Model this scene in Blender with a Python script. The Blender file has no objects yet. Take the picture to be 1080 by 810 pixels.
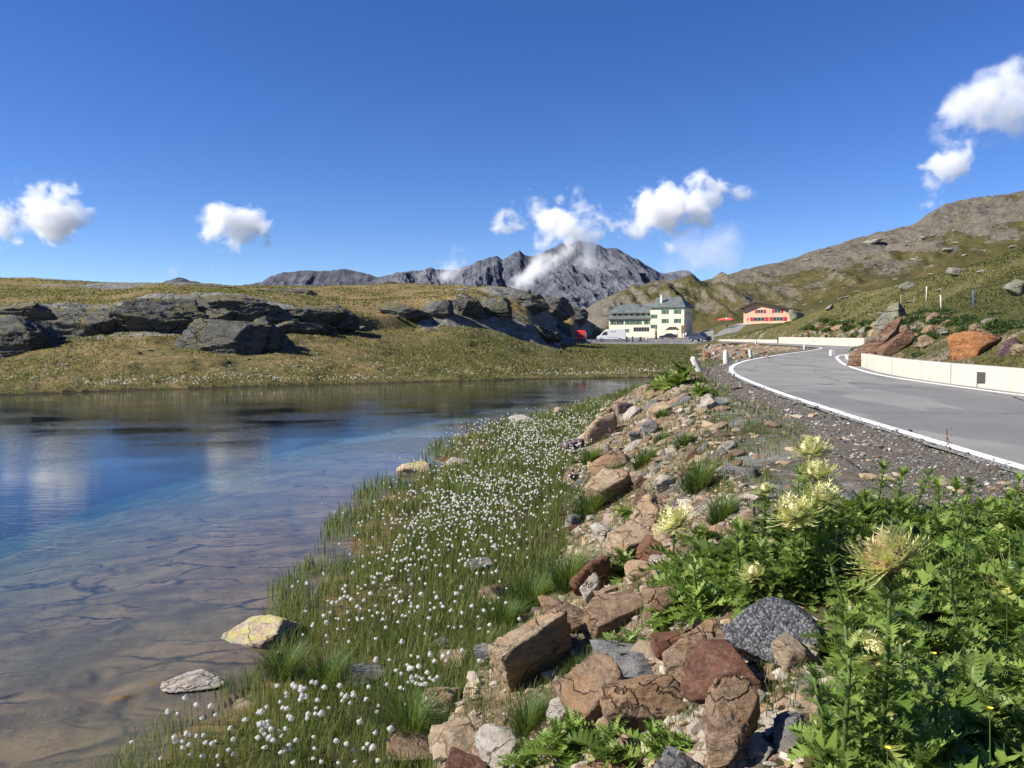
import bpy, bmesh, math, random
import numpy as np
from mathutils import Vector, Matrix, Euler

random.seed(7)
RNG = np.random.default_rng(11)
scene = bpy.context.scene
COL = bpy.context.collection
PI = math.pi

# ------------------------------------------------------------------ camera
FPX = 864.0
PITCH = math.radians(2.85)
CAMZ = 2.5
cp, sp = math.cos(PITCH), math.sin(PITCH)


def ray(px, py):
    u = (px - 540.0) / FPX
    v = (405.0 - py) / FPX
    return np.array([u, cp + v * sp, -sp + v * cp])


def at_d(px, py, d):
    r = ray(px, py)
    r = r * (d / r[1])
    return (r[0], r[1], r[2] + CAMZ)


def at_z(px, py, z):
    r = ray(px, py)
    t = (z - CAMZ) / r[2]
    return (r[0] * t, r[1] * t, z)


cam = bpy.data.cameras.new('camera')
cam.sensor_width = 36.0
cam.lens = 28.8
cam.clip_start = 0.05
cam.clip_end = 20000
camo = bpy.data.objects.new('camera', cam)
COL.objects.link(camo)
camo.location = (0, 0, CAMZ)
camo.rotation_euler = (PI / 2 - PITCH, 0, 0)
scene.camera = camo

# ------------------------------------------------------------------ light
SUN_DIR = Vector((-0.97, -0.20, 0.0)).normalized()
SUN_EL = math.radians(37)
to_sun = Vector((SUN_DIR.x * math.cos(SUN_EL), SUN_DIR.y * math.cos(SUN_EL), math.sin(SUN_EL)))
sun = bpy.data.lights.new('sun', 'SUN')
sun.energy = 4.8
sun.angle = math.radians(0.53)
sun.color = (1.0, 0.95, 0.86)
suno = bpy.data.objects.new('sun', sun)
COL.objects.link(suno)
suno.rotation_euler = (-to_sun).to_track_quat('-Z', 'Y').to_euler()

world = bpy.data.worlds.new('World')
scene.world = world
world.use_nodes = True
nt = world.node_tree
for n in list(nt.nodes):
    nt.nodes.remove(n)
sky = nt.nodes.new('ShaderNodeTexSky')
sky.sky_type = 'NISHITA'
sky.sun_disc = False
sky.sun_elevation = SUN_EL
sky.sun_rotation = math.atan2(SUN_DIR.x, SUN_DIR.y)
sky.altitude = 2600
sky.air_density = 1.0
sky.dust_density = 0.15
sky.ozone_density = 3.0
bgn = nt.nodes.new('ShaderNodeBackground')
bgn.inputs['Strength'].default_value = 0.078
hsv = nt.nodes.new('ShaderNodeHueSaturation')
hsv.inputs['Saturation'].default_value = 1.26
hsv.inputs['Hue'].default_value = 0.516
outn = nt.nodes.new('ShaderNodeOutputWorld')
nt.links.new(sky.outputs[0], hsv.inputs['Color'])
nt.links.new(hsv.outputs[0], bgn.inputs['Color'])
nt.links.new(bgn.outputs[0], outn.inputs['Surface'])

scene.view_settings.view_transform = 'Standard'
scene.view_settings.look = 'None'
scene.view_settings.gamma = 1
scene.view_settings.exposure = 0.98
cy = scene.cycles
cy.max_bounces = 10
cy.diffuse_bounces = 3
cy.glossy_bounces = 3
cy.transmission_bounces = 4
cy.transparent_max_bounces = 16
cy.volume_bounces = 10
cy.volume_step_rate = 0.4
cy.volume_max_steps = 256
cy.use_denoising = True
cy.caustics_reflective = False
cy.caustics_refractive = False
cy.sample_clamp_indirect = 6.0


# ------------------------------------------------------------------ numpy noise
def _hash(ix, iy, iz, seed):
    h = (ix.astype(np.int64) * 374761393 + iy.astype(np.int64) * 668265263 + iz.astype(np.int64) * 2147483647 + seed * 974634777) & 0xFFFFFFFF
    h = ((h ^ (h >> 13)) * 1274126177) & 0xFFFFFFFF
    h = h ^ (h >> 16)
    return (h & 0xFFFFFF) / float(0xFFFFFF)


def vn2(x, y, seed=0):
    x = np.asarray(x, float); y = np.asarray(y, float)
    x0 = np.floor(x); y0 = np.floor(y)
    fx = x - x0; fy = y - y0
    fx = fx * fx * fx * (fx * (fx * 6 - 15) + 10); fy = fy * fy * fy * (fy * (fy * 6 - 15) + 10)
    z = np.zeros_like(x0)
    a = _hash(x0, y0, z, seed); b = _hash(x0 + 1, y0, z, seed)
    c = _hash(x0, y0 + 1, z, seed); d = _hash(x0 + 1, y0 + 1, z, seed)
    return (a * (1 - fx) + b * fx) * (1 - fy) + (c * (1 - fx) + d * fx) * fy


def vn3(x, y, z, seed=0):
    x0 = np.floor(x); y0 = np.floor(y); z0 = np.floor(z)
    fx = x - x0; fy = y - y0; fz = z - z0
    fx = fx * fx * (3 - 2 * fx); fy = fy * fy * (3 - 2 * fy); fz = fz * fz * (3 - 2 * fz)
    r = 0
    for k in (0, 1):
        a = _hash(x0, y0, z0 + k, seed); b = _hash(x0 + 1, y0, z0 + k, seed)
        c = _hash(x0, y0 + 1, z0 + k, seed); d = _hash(x0 + 1, y0 + 1, z0 + k, seed)
        v = (a * (1 - fx) + b * fx) * (1 - fy) + (c * (1 - fx) + d * fx) * fy
        r = r + v * (fz if k else (1 - fz))
    return r


def fbm2(x, y, oct=4, seed=0, gain=0.5, lac=2.03):
    s = 0; a = 1.0; t = 0
    for i in range(oct):
        s = s + a * (vn2(x, y, seed + i * 17) - 0.5) * 2
        t += a; a *= gain
        x = x * lac + 13.7; y = y * lac - 7.1
    return s / t


def ridge2(x, y, oct=4, seed=0, gain=0.5, lac=2.07):
    s = 0; a = 1.0; t = 0
    for i in range(oct):
        s = s + a * (1 - np.abs(vn2(x, y, seed + i * 31) * 2 - 1))
        t += a; a *= gain
        x = x * lac + 5.3; y = y * lac + 9.2
    return s / t


def fbm3(p, oct=4, seed=0, gain=0.5):
    x, y, z = p[:, 0], p[:, 1], p[:, 2]
    s = 0; a = 1.0; t = 0
    for i in range(oct):
        s = s + a * (vn3(x, y, z, seed + 13 * i) - 0.5) * 2
        t += a; a *= gain
        x = x * 2.03 + 3.1; y = y * 2.03 + 1.7; z = z * 2.03 - 5.9
    return s / t


def sstep(a, b, x):
    t = np.clip((x - a) / (b - a), 0, 1)
    return t * t * (3 - 2 * t)


# ------------------------------------------------------------------ mesh helpers
def np_mesh(name, verts, faces, mats=(), attrs=None, smooth=True, matidx=None):
    """verts (N,3); faces: (M,3)/(M,4) array or list of such arrays."""
    me = bpy.data.meshes.new(name)
    verts = np.ascontiguousarray(verts, dtype=np.float32)
    me.vertices.add(len(verts))
    me.vertices.foreach_set('co', verts.ravel())
    if not isinstance(faces, (list, tuple)):
        faces = [faces]
    faces = [np.asarray(f, dtype=np.int32) for f in faces if len(f)]
    loops = np.concatenate([f.ravel() for f in faces])
    counts = np.concatenate([np.full(len(f), f.shape[1], dtype=np.int32) for f in faces])
    starts = np.concatenate([[0], np.cumsum(counts)[:-1]]).astype(np.int32)
    me.loops.add(len(loops))
    me.loops.foreach_set('vertex_index', loops)
    me.polygons.add(len(counts))
    me.polygons.foreach_set('loop_start', starts)
    me.polygons.foreach_set('loop_total', counts)
    me.polygons.foreach_set('use_smooth', np.full(len(counts), bool(smooth)))
    for m in mats:
        me.materials.append(m)
    if matidx is not None:
        me.polygons.foreach_set('material_index', np.asarray(matidx, dtype=np.int32))
    me.update(calc_edges=True)
    if attrs:
        for k, v in attrs.items():
            v = np.ascontiguousarray(v, dtype=np.float32)
            if v.ndim == 1:
                a = me.attributes.new(k, 'FLOAT', 'POINT'); a.data.foreach_set('value', v)
            else:
                a = me.attributes.new(k, 'FLOAT_VECTOR', 'POINT'); a.data.foreach_set('vector', v.ravel())
    return me


def link(name, me, parent=None, loc=(0, 0, 0), rot=(0, 0, 0), scale=(1, 1, 1)):
    o = bpy.data.objects.new(name, me)
    COL.objects.link(o)
    o.location = loc; o.rotation_euler = rot; o.scale = scale
    if parent is not None:
        o.parent = parent
    return o


def tag(o, label=None, cat=None, group=None, kind=None):
    if label: o['label'] = label
    if cat: o['category'] = cat
    if group: o['group'] = group
    if kind: o['kind'] = kind
    return o


def empty(name, loc=(0, 0, 0), rz=0.0, label=None, cat=None, group=None):
    o = bpy.data.objects.new(name, None)
    COL.objects.link(o)
    o.location = loc; o.rotation_euler = (0, 0, rz)
    return tag(o, label, cat, group)


class MB:
    """collects shapes into one mesh"""
    def __init__(self):
        self.v = []; self.f = []; self.mi = []

    def add(self, vs, fs, mi=0):
        b = len(self.v)
        self.v += [tuple(p) for p in vs]
        self.f += [tuple(i + b for i in f) for f in fs]
        self.mi += [mi] * len(fs)

    def box(self, x0, x1, y0, y1, z0, z1, mi=0):
        vs = [(x, y, z) for z in (z0, z1) for y in (y0, y1) for x in (x0, x1)]
        self.add(vs, [(0, 2, 3, 1), (4, 5, 7, 6), (0, 1, 5, 4), (2, 6, 7, 3), (0, 4, 6, 2), (1, 3, 7, 5)], mi)

    def tube(self, pts, rad, n=8, mi=0, caps=True):
        pts = [Vector(p) for p in pts]
        if not hasattr(rad, '__len__'): rad = [rad] * len(pts)
        vs = []
        for i, p in enumerate(pts):
            t = (pts[min(i + 1, len(pts) - 1)] - pts[max(i - 1, 0)]).normalized()
            a = t.orthogonal().normalized() if i == 0 else (a - t * a.dot(t)).normalized()
            b = t.cross(a)
            for k in range(n):
                ang = 2 * PI * k / n
                vs.append(p + (a * math.cos(ang) + b * math.sin(ang)) * rad[i])
        fs = []
        for i in range(len(pts) - 1):
            for k in range(n):
                fs.append((i * n + k, i * n + (k + 1) % n, (i + 1) * n + (k + 1) % n, (i + 1) * n + k))
        if caps:
            fs.append(tuple(range(n - 1, -1, -1))); fs.append(tuple((len(pts) - 1) * n + k for k in range(n)))
        self.add(vs, fs, mi)

    def prism(self, poly, y0, y1, mi=0, axis='y'):
        """extrude polygon (x,z) along y"""
        n = len(poly)
        vs = [(p[0], y0, p[1]) for p in poly] + [(p[0], y1, p[1]) for p in poly]
        if axis == 'x':
            vs = [(v[1], v[0], v[2]) for v in vs]
        fs = [tuple(range(n)), tuple(range(2 * n - 1, n - 1, -1))]
        for k in range(n):
            fs.append((k, n + k, n + (k + 1) % n, (k + 1) % n))
        self.add(vs, fs, mi)

    def build(self, name, mats, parent=None, smooth=False, bevel=0.0):
        me = bpy.data.meshes.new(name)
        me.from_pydata(self.v, [], self.f)
        for m in (mats if isinstance(mats, (list, tuple)) else [mats]):
            me.materials.append(m)
        me.polygons.foreach_set('material_index', self.mi)
        bm = bmesh.new(); bm.from_mesh(me)
        bmesh.ops.recalc_face_normals(bm, faces=bm.faces)
        if bevel > 0:
            bmesh.ops.bevel(bm, geom=list(bm.edges), offset=bevel, segments=2, affect='EDGES', clamp_overlap=True)
        bm.to_mesh(me); bm.free()
        if smooth:
            me.polygons.foreach_set('use_smooth', [True] * len(me.polygons))
        me.update()
        return link(name, me, parent)


# ------------------------------------------------------------------ node helper
class NT:
    def __init__(self, name):
        self.m = bpy.data.materials.new(name)
        self.m.use_nodes = True
        self.t = self.m.node_tree
        for n in list(self.t.nodes): self.t.nodes.remove(n)
        self.out = self.t.nodes.new('ShaderNodeOutputMaterial')

    def n(self, typ, ins=None, **kw):
        nd = self.t.nodes.new(typ)
        for k, v in kw.items():
            setattr(nd, k, v)
        if ins:
            for k, v in ins.items():
                s = nd.inputs[k]
                if hasattr(v, 'is_output') or isinstance(v, bpy.types.NodeSocket):
                    self.t.links.new(v, s)
                else:
                    if isinstance(v, tuple) and len(v) == 3 and s.type == 'RGBA': v = (*v, 1)
                    s.default_value = v
        return nd

    def noise(self, vec, scale, detail=5, rough=0.55, dist=0.0):
        return self.n('ShaderNodeTexNoise', {'Vector': vec, 'Scale': scale, 'Detail': detail, 'Roughness': rough, 'Distortion': dist}).outputs[0]

    def vor(self, vec, scale, feature='F1', out=0, rnd=1.0):
        return self.n('ShaderNodeTexVoronoi', {'Vector': vec, 'Scale': scale, 'Randomness': rnd}, feature=feature).outputs[out]

    def math(self, op, a, b=0.0, c=None, clamp=False):
        ins = {0: a, 1: b}
        if c is not None: ins[2] = c
        return self.n('ShaderNodeMath', ins, operation=op, use_clamp=clamp).outputs[0]

    def step(self, v, a, b, lo=0.0, hi=1.0):
        return self.n('ShaderNodeMapRange', {'Value': v, 'From Min': a, 'From Max': b, 'To Min': lo, 'To Max': hi}, interpolation_type='SMOOTHSTEP').outputs[0]

    def mix(self, f, a, b, blend='MIX'):
        nd = self.t.nodes.new('ShaderNodeMix'); nd.data_type = 'RGBA'; nd.blend_type = blend
        for idx, v in ((0, f), (6, a), (7, b)):
            s = nd.inputs[idx]
            if isinstance(v, bpy.types.NodeSocket): self.t.links.new(v, s)
            else:
                if isinstance(v, tuple) and len(v) == 3: v = (*v, 1)
                s.default_value = v
        return nd.outputs[2]

    def attr(self, name, out=2):
        nd = self.t.nodes.new('ShaderNodeAttribute'); nd.attribute_name = name
        return nd.outputs[out]

    def map(self, vec, scale=(1, 1, 1), rot=(0, 0, 0), loc=(0, 0, 0)):
        return self.n('ShaderNodeMapping', {'Vector': vec, 'Scale': scale, 'Rotation': rot, 'Location': loc}).outputs[0]

    def pos(self):
        return self.n('ShaderNodeNewGeometry').outputs['Position']

    def obj(self):
        return self.n('ShaderNodeTexCoord').outputs['Object']

    def bump(self, h, strength=0.5, dist=0.1, normal=None):
        ins = {'Height': h, 'Strength': strength, 'Distance': dist}
        if normal is not None: ins['Normal'] = normal
        return self.n('ShaderNodeBump', ins).outputs[0]

    def bsdf(self, color, rough=0.9, normal=None, metallic=0.0, spec=0.3, **kw):
        ins = {'Base Color': color, 'Roughness': rough, 'Metallic': metallic, 'Specular IOR Level': spec}
        if normal is not None: ins['Normal'] = normal
        ins.update(kw)
        b = self.n('ShaderNodeBsdfPrincipled', ins)
        self.t.links.new(b.outputs[0], self.out.inputs['Surface'])
        return b

    def surf(self, sock):
        self.t.links.new(sock, self.out.inputs['Surface'])


def simple(name, color, rough=0.7, metallic=0.0, var=0.15, scale=8.0, spec=0.4, bump=0.0, vary_obj=False):
    m = NT(name)
    p = m.obj() if not vary_obj else m.pos()
    nz = m.noise(p, scale, 6, 0.6)
    c = m.mix(m.math('MULTIPLY', nz, 1.0), tuple(x * (1 - var) for x in color), tuple(min(1, x * (1 + var)) for x in color))
    m.bsdf(c, rough, m.bump(nz, bump, 0.02) if bump else None, metallic, spec)
    return m.m
# ------------------------------------------------------------------ plan curves (x as a function of y)
def zr(y):
    """road height"""
    y = np.asarray(y, float)
    return np.where(y < 12, 1.4, 1.268 + 0.011 * np.minimum(y, 175))


def curve(pts):
    pts = sorted(pts, key=lambda p: p[1])
    ys = np.array([p[1] for p in pts]); xs = np.array([p[0] for p in pts])
    def f(y):
        return np.interp(y, ys, xs)
    return f


def smooth_curve(pts, lo=-12, hi=180, win=2.5):
    f = curve(pts)
    Y = np.arange(lo, hi, 0.25)
    k = np.exp(-0.5 * (np.arange(-20, 21) * 0.25 / win) ** 2); k /= k.sum()
    V = np.convolve(np.pad(f(Y), 20, mode='edge'), k, mode='valid')
    # keep the slope at both ends
    V = np.where(Y < lo + 5, f(Y), V); V = np.where(Y > hi - 6, f(Y), V)
    return lambda y: np.interp(y, Y, V)


def pix(pts, z):
    return [at_z(px, py, z)[:2] for px, py in pts]


x_shore = curve(pix([(130, 850), (190, 780), (250, 740), (318, 700), (338, 660), (335, 620), (372, 590), (385, 545), (410, 515),
                     (455, 497), (470, 472), (500, 458), (545, 443), (600, 432), (640, 420), (672, 410), (690, 403)], 0.0)
                + [(-2.2, 3.0), (-2.8, 0.0), (-3.6, -12), (11.5, 60), (17, 75), (26, 90), (40, 175)])
x_foot = curve(pix([(480, 770), (520, 700), (560, 640), (592, 590), (600, 540), (598, 500), (615, 460), (640, 430), (668, 412), (698, 401)], 0.2)
               + [(-.45, 3.2), (-.7, 1.5), (-.9, 0.0), (-1.2, -12), (13, 62), (18.5, 75), (27, 90), (41, 175)])
x_top = curve(pix([(835, 740), (842, 650), (802, 560), (772, 500), (748, 450)], 1.33)
              + [at_d(732, 420, 17.5)[:2], at_d(724, 400, 26.5)[:2], (0.9, 2.2), (.62, 1.2), (.45, 0.0), (.2, -12), (7.3, 33), (10.5, 42), (15.0, 52), (20.5, 63), (27, 76), (29.5, 92), (29, 112), (30, 140), (38, 175)])
x_rl = smooth_curve([(3.3, -12), (3.75, 0), (4.3, 6.9), (5.0, 12.2), (5.35, 16.5), (6.65, 25.3), (8.1, 31), (10.6, 38), (16, 49.5), (23, 63), (28, 74),
                     (30.6, 92), (30.9, 112), (31, 140), (32, 180)])
x_rr = smooth_curve([(9.0, -12), (9.6, 0), (9.95, 6), (10.2, 12), (10.45, 18.2), (10.95, 24.4), (13.7, 33.7), (18.2, 45.9), (26.5, 60.5), (31.3, 69), (34, 80),
                     (36, 110), (38, 150), (40, 180)])


def x_wall(y):
    return x_rr(y) + 0.35


# ------------------------------------------------------------------ far terrain, knots along each viewing column
# each row: picture column, then 10 (distance, picture row) pairs, or (distance, None, height)
K0 = [(30, None, -3.0)]
TAB = [
 (-900, [(22, None, -.6), (26, None, .05), (50, 385), (56, 325), (90, 305), (140, 290), (240, 300), (400, 312), (470, 312), (560, 312), (1500, None, 0)]),
 (-300, [(31, None, -.6), (34, None, .05), (58, 385), (63, 325), (95, 303), (145, 291), (240, 305), (400, 315), (470, 315), (560, 315), (1500, None, 0)]),
 (0,    [(36, None, -.5), (39.5, None, .05), (63, 376), (67, 323), (95, 306), (150, 294), (240, 310), (400, 320), (470, 320), (560, 320), (1500, None, 0)]),
 (60,   [(38, None, -.5), (41, None, .05), (65, 360), (69, 319), (97, 307), (150, 296), (240, 310), (400, 320), (470, 320), (560, 320), (1500, None, 0)]),
 (120,  [(39.5, None, -.5), (43, None, .05), (66, 353), (70, 320), (97, 309), (150, 299.5), (240, 312), (400, 320), (470, 320), (560, 320), (1500, None, 0)]),
 (160,  [(40.5, None, -.5), (44, None, .05), (67, 350), (71, 313), (97, 306), (150, 299.5), (240, 312), (400, 320), (470, 320), (560, 320), (1500, None, 0)]),
 (200,  [(41.5, None, -.5), (45, None, .05), (67, 352), (71, 311), (97, 305), (150, 299), (240, 312), (400, 320), (470, 320), (560, 320), (1500, None, 0)]),
 (250,  [(43, None, -.5), (46.5, None, .05), (68, 355), (72, 311), (97, 307), (150, 303), (240, 314), (400, 320), (470, 320), (560, 320), (1500, None, 0)]),
 (300,  [(45, None, -.5), (48, None, .05), (69, 352), (73, 320), (97, 310), (150, 302), (240, 314), (400, 320), (470, 320), (560, 320), (1500, None, 0)]),
 (345,  [(46.5, None, -.5), (49.5, None, .05), (72, 352), (76, 332), (97, 317), (150, 301.5), (240, 314), (400, 320), (470, 320), (560, 320), (1500, None, 0)]),
 (400,  [(48, None, -.5), (51, None, .05), (80, 350), (84, 334), (105, 317), (150, 299.5), (240, 314), (400, 320), (470, 320), (560, 320), (1500, None, 0)]),
 (440,  [(49.5, None, -.5), (52.5, None, .05), (85, 348), (89, 332), (110, 313), (150, 300), (240, 314), (400, 320), (470, 320), (560, 320), (1500, None, 0)]),
 (490,  [(51.5, None, -.5), (54.5, None, .05), (88, 344), (92, 322), (110, 310), (150, 302.5), (240, 316), (400, 322), (470, 322), (560, 322), (1500, None, 0)]),
 (530,  [(53, None, -.5), (56, None, .05), (90, 352), (95, 330), (115, 313), (150, 303), (240, 318), (400, 335), (470, 335), (560, 335), (1500, None, 0)]),
 (560,  [(54, None, -.5), (57, None, .05), (92, 362), (97, 343), (118, 325), (150, 308), (240, 322), (400, 345), (470, 345), (560, 345), (1500, None, 0)]),
 (590,  [(55, None, -.5), (58, None, .05), (92, 370), (125, 362), (150, 357), (176, 342), (198, 318), (250, 345), (330, 348), (380, 343), (1500, None, 0)]),
 (608,  [(55.5, None, -.5), (58.5, None, .05), (92, 374), (125, 364), (152, 360.8), (168, 359), (192, 329), (235, 350), (290, 345), (360, 332), (1500, None, 0)]),
 (625,  [(56, None, -.5), (59, None, .05), (92, 376), (130, 365), (160, 360.8), (200, 356), (222, 341), (255, 352), (290, 345), (360, 320), (1500, None, 0)]),
 (650,  [(57, None, -.5), (60, None, .1), (92, 378), (130, 366), (160, 361), (200, 357.5), (232, 355.6), (262, 353), (295, 335), (335, 308), (1500, None, 0)]),
 (690,  [(57.5, None, -.5), (60.5, None, .15), (92, 379), (130, 367), (162, 361.2), (205, 357.5), (236, 355.8), (268, 353), (300, 328), (345, 297.5), (1500, None, 0)]),
 (725,  [(56, None, -.2), (60, None, .25), (92, 380), (130, 368), (162, 361), (205, 357.5), (238, 354.8), (268, 352), (305, 326), (350, 297.5), (1500, None, 0)]),
 (740,  [(54, None, .1), (62, None, .5), (92, 376), (130, 366), (162, 360), (200, 355), (238, 350), (268, 347), (310, 325), (370, 298), (1500, None, 0)]),
 (765,  [(54, None, .5), (62, None, .8), (92, 370), (112, 361), (135, 357.5), (190, 352), (225, 344), (262, 340), (320, 318), (400, 292.5), (1500, None, 0)]),
 (784,  [(54, None, .8), (62, None, 1.3), (92, 364), (112, 354), (125, 354), (190, 350), (226, 342), (264, 338), (325, 313), (420, 286.5), (1500, None, 0)]),
 (815,  [(30, None, 1.6), (62, 362), (88, 356), (96, 349), (110, 344), (140, 345), (226, 342), (270, 333), (340, 306), (440, 279.5), (1500, None, 0)]),
 (834,  [(30, None, 1.6), (62, 360), (84, 350), (93, 343), (109, 337), (140, 339), (226, 341), (270, 330), (345, 303), (450, 274.5), (1500, None, 0)]),
 (866,  [(30, None, 1.7), (55, 355), (80, 344), (91, 334), (106, 325), (140, 329), (210, 335), (270, 322), (350, 295), (475, 262.5), (1500, None, 0)]),
 (905,  [(30, None, 1.8), (40, 365), (60, 345), (82, 323), (100, 303), (140, 311), (200, 322), (270, 312), (360, 283), (505, 251.5), (1500, None, 0)]),
 (930,  [(24, None, 1.8), (32, 348), (55, 329), (78, 314), (98, 300), (140, 308), (200, 315), (270, 306), (370, 276), (520, 245), (1500, None, 0)]),
 (960,  [(24, 385), (29, 347), (48, 330), (72, 311), (97, 296), (140, 304), (200, 310), (270, 300), (380, 268), (530, 240), (1500, None, 0)]),
 (992,  [(20.5, 386), (25, 352), (42, 327), (68, 305), (96, 287), (140, 296), (200, 302), (270, 290), (400, 255), (600, 217), (1500, None, 0)]),
 (1023, [(19, 386), (23, 354), (38, 325), (64, 300), (95, 280), (140, 290), (200, 296), (270, 285), (400, 248), (640, 210), (1500, None, 0)]),
 (1055, [(18, 387), (22, 355), (36, 323), (62, 294), (95, 270), (140, 281), (200, 288), (270, 277), (400, 243), (650, 206.5), (1500, None, 0)]),
 (1090, [(17, 388), (21, 355), (34, 320), (60, 287), (95, 256), (140, 268), (200, 278), (270, 268), (400, 238), (660, 202), (1500, None, 0)]),
 (1200, [(14.5, 390), (18, 355), (30, 318), (55, 280), (92, 245), (140, 255), (200, 262), (270, 250), (400, 225), (660, 190), (1500, None, 0)]),
 (1500, [(11, 400), (14, 360), (26, 318), (48, 275), (80, 240), (140, 250), (200, 255), (270, 245), (400, 215), (660, 180), (1500, None, 0)]),
 (2400, [(6, 430), (9, 360), (20, 318), (40, 275), (70, 240), (140, 250), (200, 255), (270, 245), (400, 215), (660, 180), (1500, None, 0)]),
]
T_A, T_D, T_Z = [], [], []
for px, ks in TAB:
    row = []
    d0 = ks[0][0]
    row.append((max(2.0, d0 - 9.0), at_d(px, 500, 10)[2] * 0 + (-3.0 if px < 735 else 1.4)))
    for k in ks:
        if len(k) == 3: row.append((k[0], k[2]))
        else: row.append((k[0], at_d(px, k[1], k[0])[2]))
    T_A.append((px - 540) / FPX)
    T_D.append([r[0] for r in row]); T_Z.append([r[1] for r in row])
T_A = np.array(T_A); T_D = np.array(T_D); T_Z = np.array(T_Z)
NK = T_D.shape[1]
# dense, lightly smoothed over the columns
_A = np.linspace(T_A[0], T_A[-1], 2400)
_D = np.stack([np.interp(_A, T_A, T_D[:, k]) for k in range(NK)], 1)
_Z = np.stack([np.interp(_A, T_A, T_Z[:, k]) for k in range(NK)], 1)
_k = np.exp(-0.5 * (np.arange(-9, 10) / 4.0) ** 2); _k /= _k.sum()
for arr in (_D, _Z):
    for k in range(NK):
        arr[:, k] = np.convolve(np.pad(arr[:, k], 9, mode='edge'), _k, mode='valid')


def table(a, d):
    a = np.clip(a, _A[0], _A[-1] - 1e-6)
    t = (a - _A[0]) / (_A[1] - _A[0])
    i = np.clip(t.astype(int), 0, len(_A) - 2)
    fr_ = (t - i)[..., None]
    D = _D[i] * (1 - fr_) + _D[i + 1] * fr_; Z = _Z[i] * (1 - fr_) + _Z[i + 1] * fr_
    out = np.full(a.shape, 0.0); lev = np.zeros(a.shape)
    out[...] = Z[..., 0]
    for k in range(NK - 1):
        d0, d1 = D[..., k], D[..., k + 1]
        m = d >= d0
        w = np.clip((d - d0) / (d1 - d0), 0, 1)
        ws = w * w * (3 - 2 * w) * 0.5 + w * 0.5
        out = np.where(m, Z[..., k] + (Z[..., k + 1] - Z[..., k]) * ws, out)
        lev = np.where(m, k + w, lev)
    return out, lev


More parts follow.
